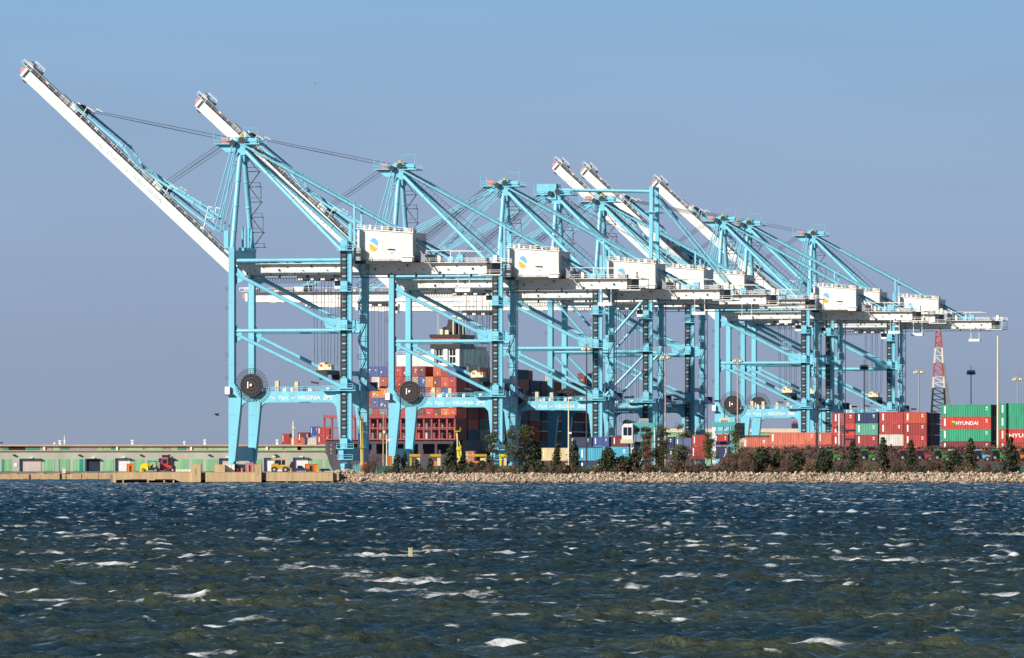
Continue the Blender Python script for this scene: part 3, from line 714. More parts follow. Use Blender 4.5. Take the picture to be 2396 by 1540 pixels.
    for k in range(11):
        z = 6.2 + k * 4.6; x = GA + 2.2
        b.box(x, x + 2.4, 3.2, 5.2, z, z + .16)
        p, q_ = ((x + .2, 3.2, z), (x + 2.2, 3.2, z + 4.6)) if k % 2 == 0 else ((x + 2.2, 3.2, z), (x + .2, 3.2, z + 4.6))
        b.beam(p, q_, .2, .5); b.beam((p[0], 3.1, p[2] + 1.1), (q_[0], 3.1, q_[2] + 1.1), .1, .1)
        rail(b, [(x, z + .16), (x + 2.4, z + .16)], 3.15, 1.1, .06, 0, 1.2)
        if k % 3 == 1: b.box(x + .4, x + 1.8, 3.4, 5, z + .16, z + 2.3, 1)
    b.beam((GA + 4.5, 5.2, 3), (GA + 4.5, 5.2, 55), .2, .2).beam((GA + 2.2, 5.2, 3), (GA + 2.2, 5.2, 55), .2, .2)
    part(b, 'stair_tower', [BL, M['letter_white']])
    b = MB().box(GA - 1.6, GA + 2.4, -2.6, -.8, 3.4, 3.6).box(GA - 1.4, GA - .1, -2.4, -1.0, 3.6, 5.8)
    rail(b, [(GA - 1.6, 3.6), (GA + 2.4, 3.6)], -2.55, 1.1, .06); part(b, 'base_platform', BL)
    b = MB().box(GA + .72, GA + 4.0, WD - 2, WD + .5, 21.2, 21.4).box(GA + 1.2, GA + 3.4, WD - 1.6, WD, 21.4, 23.5, 0)
    b.beam((GA + 4.0, WD, 22.2), (GA + 6.0, WD, 22.2), .5, .5, 0)
    part(b, 'electrical_platform', [M['navy'], DK])
    return root

def crane_pos(u):
    k = (u - U0) / F; t = (k * D1 - X1) / (ST - k * CT); return t - 9
proto_up, proto_down, proto_k = make_crane(True), make_crane(False), make_crane(False, True)
CR = [(567, proto_up, "light blue container crane with raised white boom, leftmost of all and nearest the camera"),
      (937, proto_up, "light blue container crane with raised boom in front of the ship's red stern"),
      (1182, proto_down, "light blue container crane with lowered boom whose house stands right of the ship's mast"),
      (1305, proto_k, "light blue container crane with level top beam and square rear tower"),
      (1408, proto_down, "light blue container crane with lowered boom behind the crane with the square tower"),
      (1692, proto_up, "light blue container crane with raised boom, nearer of two close ones behind red containers"),
      (1752, proto_up, "light blue container crane with raised boom, farther of two close ones behind red containers"),
      (1902, proto_up, "light blue container crane with raised boom, rightmost of all, in front of the red-white tower")]
used = set()
for u, pr, lab in CR:
    s = crane_pos(u)
    o = pr if pr.name not in used else copy_tree(pr)
    used.add(pr.name)
    p = quay(0, s, G); o.location = p; o.rotation_euler = (0, 0, -TH)
    tag(o, lab, 'crane', 'container cranes along the quay')
    if u == 1182:      # this one is working the ship: its trolley is out over the deck
        for c in o.children:
            n = c.name.split('.')[0]
            if n in ('trolley', 'hoist_rope', 'headblock', 'spreader'): c.location.x = -60.5
            if n in ('headblock', 'spreader'): c.location.z = 9

# ------------------------------------------------------------------ the container ship, stern towards the camera
SX1, SY = quay_xy(1085, 1975); SX1 = min(SX1, -3.6)
PITCH, TIER = 2.335, 3.1
SX0 = SX1 - 40.0
ship = empty('container_ship', quay((SX0 + SX1) / 2, SY, 0), -TH)
tag(ship, "dark purple container ship moored behind the cranes, red lashing bridge at its stern", 'ship')
OX, OY = (SX0 + SX1) / 2, SY
def make_ship():
    hw = 20.0
    secs = [(0, [(-12, -2), (-16.5, .5), (-18.2, 3.8), (-19.2, 6.9)]), (9, [(-16, -2), (-18.6, .5), (-19.4, 3.8), (-19.8, 6.9)]), (30, [(-19.4, -2), (-20, .5), (-20, 3.8), (-20, 6.9)]), (250, [(-20, -2), (-20, .5), (-20, 3.8), (-20, 6.9)]), (300, [(-2, -2), (-3, .5), (-4, 3.8), (-6, 6.9)])]
    b = MB(); rows = []
    for y, hs in secs:
        rows.append([(x, y, z) for x, z in hs] + [(-x, y, z) for x, z in hs[::-1]])
    n = len(rows[0])
    vs = [p for r in rows for p in r]; fs = []
    for i in range(len(rows) - 1):
        for k in range(n): fs.append((i * n + k, i * n + (k + 1) % n, (i + 1) * n + (k + 1) % n, (i + 1) * n + k))
    fs += [tuple(range(n)), tuple((len(rows) - 1) * n + k for k in range(n))]
    b.add(vs, fs)
    b.prism([(-19.2, 9.9), (-19.5, 11.0), (19.5, 11.0), (19.2, 9.9)], 0, 8)          # mooring deck roof
    b.box(-20, 20, 8, 250, 6.9, 11.0)
    for k in range(9):
        x = -18.9 + k * 4.7; b.box(x - (.35 if k % 3 else .7), x + (.35 if k % 3 else .7), .05, .5, 6.9, 9.9)
    for k in range(7): b.box(-17 + k * 5.2, -16.2 + k * 5.2, 2, 3, 6.9, 8.1)
    b.build('hull', M['hull'], ship)
    b = MB()
    for k in range(18):
        x = -19.85 + k * PITCH
        if k < 18: b.box(x - .22, x + .22, -.6, .25, 11, 17.9)
    for z in (11.05, 14.35): b.box(-20, 20, -.55, .2, z, z + .4)
    b.box(-20, 20, -1.0, .6, 17.4, 18.3)
    for k in range(17):
        x = -19.85 + k * PITCH; b.beam((x, -.3, 18.3), (x, -.3, 19.3), .12, .12)
    b.beam((-20, -.3, 19.3), (20, -.3, 19.3), .12, .12)
    b.build('lashing_bridge', M['lash'], ship)
    # accommodation block: wide lower house, wheelhouse tower, funnel casing, mast
    def lx(u, Y): return quay_u(u, Y) - OX
    def quay_u(u, Y):     # local X at quay Y that is seen in column u
        k = (u - U0) / F
        return (X1 + Y * ST - k * (D1 + Y * CT)) / -(CT + k * ST)
    y0 = 44.0; Y0 = SY + y0
    xa, xb = lx(928, Y0), lx(1085, Y0)
    xm = lx(1012, Y0)
    b = MB().box(xa, xm, y0, y0 + 16, 11, 36.6).box(xm, xb, y0 + .3, y0 + 30, 11, 38.2).box(xm + 2, xb + .25, y0 + 10, y0 + 22, 33, 33.3)
    b.box(xa - .3, xb + 1.2, y0 + 3, y0 + 13, 33.6, 34.0)
    for zz in (18, 21.2, 24.4, 27.6, 30.8): b.box(xa - .4, xb + .4, y0 - .9, y0 - .1, zz, zz + .18)
    for k in range(6): b.box(xb - .8, xb - .2, y0 + 15 + k * 2.4, y0 + 16.2 + k * 2.4, 38.2, 39.4)
    rail(b, [(xa, 36.6), (xm, 36.6)], y0, 1.1, .06)
    acc = b.build('accommodation_block', M['shipwhite'], ship)
    xc, xd = lx(1015, Y0), lx(1078, Y0)
    b = MB().box(xc, xd, y0 - 2, y0 + 14, 31.6, 39.8).box(xc - .2, xc + .8, y0 - 2.4, y0 - 2, 31.6, 39.8).box(xd - .8, xd + .2, y0 - 2.4, y0 - 2, 31.6, 39.8).box((xc + xd) / 2 - .6, (xc + xd) / 2 + .7, y0 - 2.4, y0 - 2, 31.6, 39.8)
    b.build('wheelhouse', M['house'], ship)
    b = MB()
    for k in (0, 1):
        b = MB()
        for i in range(3):
            for j in range(2):
                x = xc + 1.3 + k * (xd - xc) / 2 + i * .95; b.box(x, x + .75, y0 - 2.07, y0 - 2.01, 34.2 + j * 2.2, 36.0 + j * 2.2)
        b.build('window', M['glass'], ship)
    b = MB().box(xc - .3, xd + .3, y0 - 2.6, y0 + 14.6, 39.7, 41.7).box(xc - .4, xd + .5, y0 - 2.7, y0 + 14.7, 38.5, 39.7, 1)
    for k in range(3): b.box(xc + .2 + k * 3.1, xc + .9 + k * 3.1, y0 - 2.75, y0 - 2.7, 39.8, 41.6, 2)
    b.build('funnel_band', [M['lash'], DK, M['redp']], ship)
    b = MB().box(xc - .6, xd + .6, y0 - 2.8, y0 + 14.8, 41.7, 42.7)
    b.prism([(xc + 1.5, 42.7), (xd - 1.0, 42.7), (xd - 1.4, 45.5), (xc + 4.6, 46.7), (xc + 4.2, 47.5), (xc + 3.4, 47.5), (xc + 3.0, 45.3), (xc + 1.6, 44.9)], y0 + 4, y0 + 10)
    b.build('funnel_top', DK, ship)
    b = MB().box(xc + 1.3, xc + 2.2, y0 + 2, y0 + 3, 42.7, 44.3).box(xc + 2.9, xc + 4.0, y0 + 2, y0 + 3, 42.7, 44.1).tube((xc + 5.3, y0 + 3, 42.7), (xc + 5.3, y0 + 3, 48.1), .28, n=8).tube((xc + 3.9, y0 + 3, 47.1), (xc + 3.9, y0 + 3, 50.1), .07, n=5)
    b.box(xc + 6.6, xc + 10.0, y0 + 3, y0 + 4, 47.3, 48.0).tube((xc + 8.2, y0 + 3.5, 42.7), (xc + 8.2, y0 + 3.5, 47.3), .2, n=6).box(xc + 4.7, xc + 6.0, y0 + 2.8, y0 + 3.2, 47.9, 48.4)
    for xx in (.6, 1.0, 7.2, 9.4): b.tube((xc + xx, y0 + 2, 42.7), (xc + xx, y0 + 2, 52), .06, n=5)
    b.build('radar_mast', M['cream'], ship)
    b = MB()
    for k in range(3):
        b.box(xb + .02, xb + 1.6, y0 + 14 + k * 5, y0 + 17 + k * 5, 30.5 - k * 3, 31.8 - k * 3).beam((xb + 1.4, y0 + 15 + k * 5, 28 - k * 2), (xb + 1.4, y0 + 15 + k * 5, 36.5), .25, .25)
    b.box(xb + .02, xb + 2.2, y0 + 2, y0 + 30, 27.6, 27.8); b.build('lifeboat_deck', M['shipwhite'], ship)
    return y0
SHIP_Y0 = make_ship()

# ------------------------------------------------------------------ containers
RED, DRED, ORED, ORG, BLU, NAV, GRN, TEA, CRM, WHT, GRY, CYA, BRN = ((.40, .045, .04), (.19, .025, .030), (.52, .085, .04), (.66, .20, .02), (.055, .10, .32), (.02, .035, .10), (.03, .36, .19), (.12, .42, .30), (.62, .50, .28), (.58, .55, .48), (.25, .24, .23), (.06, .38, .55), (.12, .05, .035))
SAL, BRED = (.58, .14, .085), (.56, .045, .03)
CN = {RED: 'red', DRED: 'dark red', ORED: 'orange red', ORG: 'orange', BLU: 'blue', NAV: 'navy blue', GRN: 'green', TEA: 'pale green', CRM: 'cream', WHT: 'off-white', GRY: 'grey', CYA: 'bright cyan', BRN: 'brown', SAL: 'faded red', BRED: 'bright red'}
def cont_mesh(L_, W_, H_, mark=True, seed=0):
    """a corrugated box, long axis along x, doors at both visible ends' faces left plain at this distance"""
    r = random.Random(seed); b = MB()
    n = int(L_ / .55); zs = .16
    def wall(axis, c, lo, hi, out):
        k = int((hi - lo) / .42); vs, fs = [], []
        for i in range(k + 1):
            for j, (a, dd) in enumerate(((.0, 0), (.13, .045), (.21, .045), (.34, 0))):
                t = lo + (hi - lo) * (i + a / .42) / (k + 1)
                off = c + out * (dd - .05)
                for z in (zs, H_ - .12): vs.append((t, off, z) if axis == 'x' else (off, t, z))
        m_ = len(vs) // 2
        for i in range(m_ - 1): fs.append((2 * i, 2 * i + 2, 2 * i + 3, 2 * i + 1))
        b.add(vs, fs)
    hx, hy = L_ / 2, W_ / 2
    for sgn in (-1, 1): wall('x', sgn * hy, -hx + .1, hx - .1, sgn)
    wall('y', hx, -hy + .1, hy - .1, 1); wall('y', -hx, -hy + .1, hy - .1, -1)
    b.box(-hx + .02, hx - .02, -hy + .02, hy - .02, H_ - .13, H_ - .04).box(-hx + .02, hx - .02, -hy + .02, hy - .02, .05, .14)
    for sx_ in (-1, 1):
        for sy_ in (-1, 1): b.box(sx_ * hx - (.18 if sx_ > 0 else 0), sx_ * hx + (0 if sx_ > 0 else .18), sy_ * hy - (.18 if sy_ > 0 else 0), sy_ * hy + (0 if sy_ > 0 else .18), 0, H_)
    for sy_ in (-1, 1):
        y = sy_ * hy
        for z in (.02, H_ - .16): b.box(-hx + .18, hx - .18, y - (.1 if sy_ > 0 else 0), y + (0 if sy_ > 0 else .1), z, z + .14)
    for sx_ in (-1, 1):
        x = sx_ * hx
        for z in (.02, H_ - .16): b.box(x - (.1 if sx_ > 0 else 0), x + (0 if sx_ > 0 else .1), -hy + .18, hy - .18, z, z + .14)
    if mark:   # small stencilled panels, data plates and door bars
        if L_ < 3:   # end-on box: door bars and plates on the face towards -y
            for x in (-.75, -.3, .3, .75): b.box(x - .035, x + .035, -hy - .05, -hy - .005, .2, H_ - .2, 2)
            for _ in range(r.randint(1, 3)):
                x, z = r.uniform(-.8, .5), r.uniform(.5, H_ - .9); b.box(x, x + r.uniform(.25, .5), -hy - .012, -hy - .004, z, z + r.uniform(.25, .5), r.choice((1, 1, 3)))
        else:
            b.box(-hx + .7, -hx + 1.05, -hy - .012, -hy - .002, H_ * .25, H_ * .85, 1)
            if r.random() < .8: b.box(hx - 1.2, hx - .8, -hy - .012, -hy - .002, H_ * .55, H_ * .62, 1); b.box(hx - 1.2, hx - .8, -hy - .012, -hy - .002, H_ * .7, H_ * .8, 1)
            for y in (-.75, .3): b.box(hx + .005, hx + .05, y, y + .07, .2, H_ - .2, 2)
    return b.mesh('container', [M['cont'], M['letter_white'], M['grey'], M['byellow']])
END = [cont_mesh(2.28, 12.1, TIER - .06, True, k) for k in range(6)]
ENDP = cont_mesh(2.28, 12.1, TIER - .06, False)
C20 = [cont_mesh(5.5, 2.44, 2.58, True, k) for k in range(4)]
C40 = [cont_mesh(11.9, 2.44, 2.8, True, k + 9) for k in range(4)]
ORD = ('first', 'second', 'third', 'fourth', 'fifth', 'sixth', 'seventh', 'eighth', 'ninth', 'tenth', 'eleventh', 'twelfth', 'thirteenth')
def put(me, loc, rz, col, label, group, name='shipping_container'):
    o = bpy.data.objects.new(name, me); COL.objects.link(o); o.location = loc; o.rotation_euler = (0, 0, rz)
    j = rnd.uniform(.95, 1.25) if 'ship' in group else rnd.uniform(.78, 1.04); o.color = (*[c * j for c in col], 1)
    return tag(o, label, 'container', group)

ST_ROWS = [  # top to bottom, left to right
    [BLU, BLU, BLU, RED, RED, DRED, RED, DRED, None, ORED, RED, BLU],
    [DRED, WHT, ORED, RED, RED, BRED, CRM, BLU, ORG, DRED, ORED, RED],
    [RED, ORG, ORG, CRM, RED, DRED, CRM, NAV, RED, ORG, BLU, RED],
    [RED, BLU, BLU, RED, DRED, ORED, RED, GRY, DRED, RED, NAV, ORED],
    [GRN, RED, GRY, DRED, ORED, RED, RED, DRED, BRED, DRED, ORG, ORED],
    [BRN, DRED, GRY, BRN, DRED, NAV, DRED, BRN, GRY, DRED, BRN, DRED],
    [DRED, GRY, CRM, DRED, GRY, BRN, CRM, ORED, WHT, DRED, NAV, DRED]]
for r_, row in enumerate(ST_ROWS):
    for c_, col in enumerate(row):
        if col is None: continue
        X = SX1 - .15 - PITCH / 2 - (11 - c_) * PITCH
        p = quay(X, SY + 1.2 + 6.1, 11.0 + (6 - r_) * TIER)
        put(END[(r_ * 5 + c_) % 6], p, -TH, col, '%s end-on container, %s from left in %s tier down at the ship stern' % (CN[col], ORD[c_], ORD[r_]), 'containers stacked at the ship\'s stern')
PAL = [DRED, RED, BRN, NAV, GRY, DRED, BRN, NAV, ORED, (.10, .12, .13)]
CN[(.10, .12, .13)] = 'charcoal'
bays = [(1, 15.0, 7, 2), (2, 28.8, 7, 2), (3, 76, 7, 2), (4, 90, 7, 2), (5, 104, 6, 2), (6, 118, 7, 1), (7, 132, 6, 1), (8, 146, 7, 1), (9, 160, 7, 1), (10, 174, 6, 1)]
for bi, y, tiers, cols in bays:
    for c_ in range(cols):
        for t_ in range(tiers - (1 if (bi + c_) % 4 == 0 else 0)):
            X = SX1 - .15 - PITCH / 2 - c_ * PITCH
            col = PAL[(bi * 7 + t_ * 3 + c_ * 5 + (t_ * bi) % 4) % len(PAL)]
            if t_ >= tiers - 2 and c_ == 0: col = (DRED, RED, CRM, ORED, NAV)[(bi + t_) % 5]
            p = quay(X, SY + y + 6.1, 11.0 + t_ * TIER)
            put(END[(bi + t_) % 6] if c_ == 0 else ENDP, p, -TH, col, '%s container, %s bay from stern, %s tier up, %s' % (CN[col], ORD[bi], ORD[t_], 'on shaded ship side' if c_ == 0 else 'one row inboard'), 'containers along the ship\'s quay side')

# containers seen over the warehouse roof
def boxed(u0, u1, v0, v1, D, col, label, group, me=None, nstack=1, rz=None, z0=None):
    """a container that spans u0..u1 and reaches row v0 at depth D"""
    me = me or C20[rnd.randrange(4)]
    if rz is None:      # in line with the quay: rows run parallel to the crane beams
        rz = -TH; D = (D + ST / CT * px(U0 + 900, D)) / (1 + ST / CT * ((u0 + u1) / 2 - U0) / F)
    o = put(me, (px((u0 + u1) / 2, D), D + 1.22, pz(v1, D)), rz, col, label, group)
    L_ = max(v.co.x for v in me.vertices) * 2; H_ = max(v.co.z for v in me.vertices)
    o.scale = ((px(u1, D) - px(u0, D)) / L_ / math.cos(rz), 1, (pz(v0, D) - pz(v1, D)) / H_)
    return o
gL = 'red containers seen above the warehouse roof'
for u0, u1, v0, v1, c, l in ((661, 680, 1014.5, 1040, RED, 'red container with white panels, leftmost above the warehouse roof'), (681, 712, 1024, 1046, SAL, 'faded red container under a dark lid above the warehouse roof'), (698, 726, 1011.5, 1036, DRED, 'dark red container set back behind the faded red one above the roof'),
                             (712, 722, 1022, 1046, NAV, 'narrow navy container end beside the off-white one above the roof'), (721, 743, 1024, 1046, WHT, 'off-white container low above the right end of the warehouse roof'),
                             (728, 746, 998, 1020, BLU, 'blue container on top, left of the tall red stack by the ship'), (744, 773, 999, 1019, RED, 'topmost container of the tall red stack left of the ship'), (744, 773, 1019.4, 1039.4, RED, 'second container down in the tall red stack left of the ship')):
    boxed(u0, u1, v0, v1, 2160, c, l, gL)
for u0, u1, v0, v1, c, l in ((662, 679, 1040.3, 1066, RED, 'red container under the leftmost one, mostly hidden by the warehouse roof'), ):
    pass
slab('container_terrace', [(px(650, 2150), 2150), (px(776, 2150), 2150), (px(776, 2190), 2190), (px(650, 2190), 2190)], .5, pz(1046.2, 2160), M['ground'])
b = MB()
b.tube((px(686.5, 2155), 2155, G), (px(686.5, 2155), 2155, pz(988, 2155)), .32, .26, 8); b.box(px(683, 2155), px(690, 2155), 2154.5, 2155.5, pz(1003, 2155), pz(1000, 2155)); b.box(px(685.5, 2155), px(687.5, 2155), 2154.7, 2155.3, pz(988, 2155), pz(985, 2155))
tag(b.build('signal_mast', M['cream']), 'cream signal mast rising above the warehouse roof beside red containers', 'mast')

# ------------------------------------------------------------------ warehouse on the left
WY = 2100.0
def WX(u): return px(u, WY)
def WZ(v): return pz(v, WY)
wh = empty('warehouse', (WX(395), WY, G)); ox, oy, oz = wh.location
tag(wh, 'long low warehouse with pale green panels, roller doors and a green roof monitor', 'warehouse')
def wpart(b, n, m, parent=wh):
    b.v = [(x - ox, y - oy, z - oz) for x, y, z in b.v]; return b.build(n, m, parent)
xl, xr = WX(-400), WX(925)
wpart(MB().box(xl, xr, WY, WY + 50, G, WZ(1056)), 'wall', M['wall'])
wpart(MB().box(xl - .3, xr + .3, WY - .45, WY + 50.4, WZ(1056), WZ(1053.6)), 'eave', M['tan'])
b = MB().box(xl, xr, WY + 9, WY + 42, WZ(1053.6), WZ(1044)); mon = wpart(b, 'roof_monitor', M['roof'])
wpart(MB().box(xl - .3, xr + .3, WY + 8.2, WY + 43, WZ(1044), WZ(1040.5)), 'monitor_roof', M['tan'], mon)
groups = {'dgreen': [(0, 15), (56, 88), (138, 156), (258, 269), (413, 431)], 'wall': [(120, 137), (222, 235), (238, 256), (276, 330), (336, 380), (396, 412), (446, 480), (485, 540), (600, 660), (664, 700), (705, 780)], 'grey': [(15, 54), (90, 118), (162, 220), (386, 395), (566, 573), (694, 702)]}
rr = random.Random(3)
for mm, lst in groups.items():
    for a, c in lst:
        wpart(MB().box(WX(a), WX(c), WY + 8.9, WY + 9, WZ(1053), WZ(1044.6)), 'window', M['dgreen'] if mm == 'dgreen' else (M['wgreen'] if mm == 'wall' else M['rubber'] if rr.random() < .3 else M['grey']), mon)
for a in (99, 270, 444, 622): wpart(MB().box(WX(a) - .28, WX(a) + .28, WY + 8.5, WY + 8.95, WZ(1053.6), WZ(1043)), 'downpipe', M['letter_white'], mon)
for a, c in ((-30, -3), (3, 26), (102, 128), (138, 163), (170, 198), (240, 266), (312, 337), (343, 370), (414, 440), (449, 474), (482, 509), (589, 613), (727, 752), (761, 787)):
    b = MB().box(WX(a), WX(c), WY - .06, WY - .005, WZ(1102.5), WZ(1074.5))
    for k in range(8):
        x = WX(a) + (WX(c) - WX(a)) * (k + .2) / 8; b.box(x, x + .14, WY - .1, WY - .06, WZ(1102.5), WZ(1074.5))
    wpart(b, 'wall_panel', M['wgreen'])
for a, c in ((3.5, 8.5), (186, 194), (137.5, 140)): wpart(MB().box(WX(a), WX(c), WY - .14, WY - .1, WZ(1102.3), WZ(1074.5)), 'narrow_door', M['dgreen'])
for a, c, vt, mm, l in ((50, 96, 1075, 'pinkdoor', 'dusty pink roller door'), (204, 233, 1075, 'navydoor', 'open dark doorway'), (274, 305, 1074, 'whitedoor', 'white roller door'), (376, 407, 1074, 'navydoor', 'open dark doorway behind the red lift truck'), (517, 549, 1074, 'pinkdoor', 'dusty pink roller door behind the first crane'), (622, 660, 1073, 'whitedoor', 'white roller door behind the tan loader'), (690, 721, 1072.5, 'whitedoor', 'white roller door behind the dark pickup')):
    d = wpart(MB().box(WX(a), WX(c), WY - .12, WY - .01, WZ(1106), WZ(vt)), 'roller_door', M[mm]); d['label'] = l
    wpart(MB().box(WX(a) - .5, WX(c) + .3, WY - .9, WY - .13, WZ(vt), WZ(vt - 1.6)).box(WX(a) - .6, WX(a) - .02, WY - .5, WY - .13, WZ(1106), WZ(vt)), 'door_hood', M['navy'], d)
    x = (WX(a) + WX(c)) / 2; wpart(MB().box(x - .5, x + .5, WY - .6, WY - .02, WZ(vt - 2.4), WZ(vt - 5)), 'door_lamp', M['letter_white'], d)
for a in (33, 186, 330, 490, 645): wpart(MB().box(WX(a) - .4, WX(a) + .4, WY - .7, WY - .02, WZ(1066), WZ(1063.5)), 'wall_lamp', M['dark'])
for a, vt, wd in ((117, 1035, 3), (130, 1030, 5), (301, 1029, 5), (424, 1032, 4), (472, 1028, 5), (643, 1028, 5)):
    wpart(MB().box(WX(a - wd / 2), WX(a + wd / 2), WY + 20, WY + 21, WZ(1040.5), WZ(vt + 3)).box(WX(a - wd / 2 - .8), WX(a + wd / 2 + .8), WY + 19.6, WY + 21.4, WZ(vt + 3), WZ(vt)), 'roof_vent', M['letter_white'])
wpart(MB().tube((WX(141), WY + 20, WZ(1041)), (WX(141), WY + 20, WZ(1019)), .22, .1, 6).box(WX(139), WX(143), WY + 19.8, WY + 20.2, WZ(1034), WZ(1030)), 'aerial', M['letter_white'])
wpart(MB().box(WX(33), WX(40), WY - .12, WY - .02, WZ(1092), WZ(1084)), 'wall_sign', M['letter_white'])
b = MB()
for k in range(40): b.box(WX(-20 + k * 20.5), WX(-20 + k * 20.5) + .5, WY - 1.2, WY - .2, G, WZ(1103))
wpart(b.box(xl, xr, WY - 1.5, WY - .15, G, WZ(1106)), 'loading_kerb', M['concrete'])

# far shed seen between the crane legs
fy = 2750.0
fs_ = empty('distant_shed', (px(1720, fy), fy, G)); ox, oy, oz = fs_.location
tag(fs_, 'distant green walled shed with a cream parapet between the crane legs', 'shed')
b = MB().box(px(1556, fy), px(1874, fy), fy, fy + 30, G, pz(1012, fy)); b.v = [(x - ox, y - oy, z - oz) for x, y, z in b.v]; b.build('wall', M['wgreen'], fs_)
b = MB().box(px(1555, fy), px(1875, fy), fy - .4, fy + 30, pz(1012, fy), pz(1003, fy)).box(px(1830, fy), px(1838, fy), fy - .3, fy, pz(1026, fy), pz(1012, fy)); b.v = [(x - ox, y - oy, z - oz) for x, y, z in b.v]; b.build('parapet', M['cream'], fs_)
b = MB().box(px(1854, fy), px(1872, fy), fy + 4, fy + 10, pz(1003, fy), pz(991, fy)).box(px(1856, fy), px(1870, fy), fy + 4.5, fy + 9.5, pz(991, fy), pz(986, fy), 1); b.v = [(x - ox, y - oy, z - oz) for x, y, z in b.v]; b.build('rooftop_unit', [M['navy'], M['redp']], fs_)

# ------------------------------------------------------------------ left seawall, pier, rock bank, brown embankment
sw = MB(); r2 = random.Random(11)
xs = [px(-60, 1755) + i * 1.6 for i in range(24)] + [px(258, 1755)]
x = px(-300, 1755)
while x < px(262, 1755):
    w_ = r2.uniform(1.2, 3.2); sw.box(x, x + w_, 1753.0 + r2.uniform(-.5, .4), 1757.5, -1.5, 1.62 + r2.uniform(-.25, .12)); x += w_
tag(sw.build('sea_wall', M['concrete']), 'weathered tan stone sea wall along the water in front of the warehouse', 'sea wall')

PY = 1441.0
pier = empty('concrete_pier', (px(520, PY), PY, 0)); ox, oy, oz = pier.location
tag(pier, 'tan concrete pier on short piles with tall end blocks', 'pier')
def ppart(b, n, m):
    b.v = [(x - ox, y - oy, z - oz) for x, y, z in b.v]; return b.build(n, m, pier)
def PX(u): return px(u, PY)
def PZ(v): return pz(v, PY)
ppart(MB().box(PX(264), PX(793), PY + .6, PY + 13, .55, PZ(1106.2)), 'deck', M['concrete'])
for a, c, vb in ((266, 449, 1121), (480, 595, 1127.5), (623, 779, 1126)):
    b = MB().box(PX(a), PX(c), PY, PY + .55, PZ(vb), PZ(1105))
    if a == 266:
        b = MB().prism([(PX(264), PZ(1132)), (PX(271), PZ(1132)), (PX(272), PZ(1123)), (PX(304), PZ(1122)), (PX(307), PZ(1121.5)), (PX(343), PZ(1121.5)), (PX(346), PZ(1124)), (PX(361), PZ(1124)), (PX(364), PZ(1121.5)), (PX(408), PZ(1121.5)), (PX(422), PZ(1127.5)), (PX(449), PZ(1128)), (PX(449), PZ(1105)), (PX(274), PZ(1105)), (PX(270), PZ(1111)), (PX(264), PZ(1113))], PY, PY + .55)
    for k in range(int((c - a) / 14)): b.box(PX(a + 5 + k * 14), PX(a + 5 + k * 14) + .05, PY - .025, PY, PZ(vb) + .1, PZ(1106.5))
    b.box(PX(a), PX(c), PY - .05, PY + .5, PZ(1105), PZ(1104.4))
    ppart(b, 'wall_face', M['concrete_face'])
for a, c in ((449.3, 470.2), (595.3, 611.8)): ppart(MB().box(PX(a), PX(c), PY - .7, PY + 3, PZ(1128), PZ(1086.5)).box(PX(a) + .5, PX(a) + .8, PY - .76, PY - .7, PZ(1110), PZ(1094)), 'end_block', M['concrete_face'])
ppart(MB().box(PX(500), PX(524), PY + 4, PY + 7, PZ(1106), PZ(1087)), 'side_block', M['concrete_face'])
for k, a in enumerate((288, 346, 384, 406, 432, 466, 501, 534, 567, 603, 641, 671, 702, 735, 778)):
    ppart(MB().box(PX(a) - .16, PX(a) + .16, PY + .1, PY + .6, -1.5, .62), 'pile', M['concrete'])
ppart(MB().box(PX(264), PX(793), PY + 5, PY + 5.3, -1.5, .55), 'under_deck_shade', M['dark'])  # near-black sheet standing in for the shade under the deck

# shoreline bank: sand slope, riprap stones
b = MB()
n = 90
for i in range(n + 1):
    u = 770 + (2700 - 770) * i / n; wob = math.sin(i * 1.7) * .25 + math.sin(i * .63) * .3
    top = 1.75 + .12 * math.sin(i * .9) + (0 if u > 930 else .1)
    b.v += [(px(u, 1441), 1439.0, -1.6), (px(u, 1441), 1441.2 + wob, .1), (px(u, 1441), 1446.5 + wob, top), (px(u, 1441), 1462, 2.0), (px(u, 1441), 1463, .5)]
for i in range(n):
    for k in range(4): b.f.append((i * 5 + k, i * 5 + 5 + k, i * 5 + 6 + k, i * 5 + 1 + k)); b.m.append(0)
tag(b.build('shore_bank', M['sand']), kind='structure')
bmr = bmesh.new(); r3 = random.Random(4)
for i in range(4200):
    t = r3.random() ** .9
    u = r3.uniform(785, 2600)
    if u < 900 and r3.random() < .35: continue
    y = 1440.4 + 6.6 * t; z = -.1 + 1.95 * min(1, t * 1.08) + r3.uniform(-.1, .22)
    if u > 1380: z += .18 * t
    sc = r3.uniform(.15, .42) if r3.random() < .86 else r3.uniform(.42, .75)
    mt = Matrix.Translation((px(u, 1441), y, z)) @ Matrix.Rotation(r3.uniform(0, 6.28), 4, Vector((r3.uniform(-1, 1), r3.uniform(-1, 1), r3.uniform(-1, 1))).normalized()) @ Matrix.Diagonal((sc * r3.uniform(.8, 1.5), sc, sc * r3.uniform(.6, 1.0), 1))
    bmesh.ops.create_icosphere(bmr, subdivisions=1, radius=.62, matrix=mt)
for v in bmr.verts: v.co += Vector((r3.uniform(-.09, .09), r3.uniform(-.09, .09), r3.uniform(-.09, .09)))
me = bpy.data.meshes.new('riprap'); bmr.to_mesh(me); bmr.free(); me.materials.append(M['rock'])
o = bpy.data.objects.new('riprap', me); COL.objects.link(o); tag(o, kind='stuff')

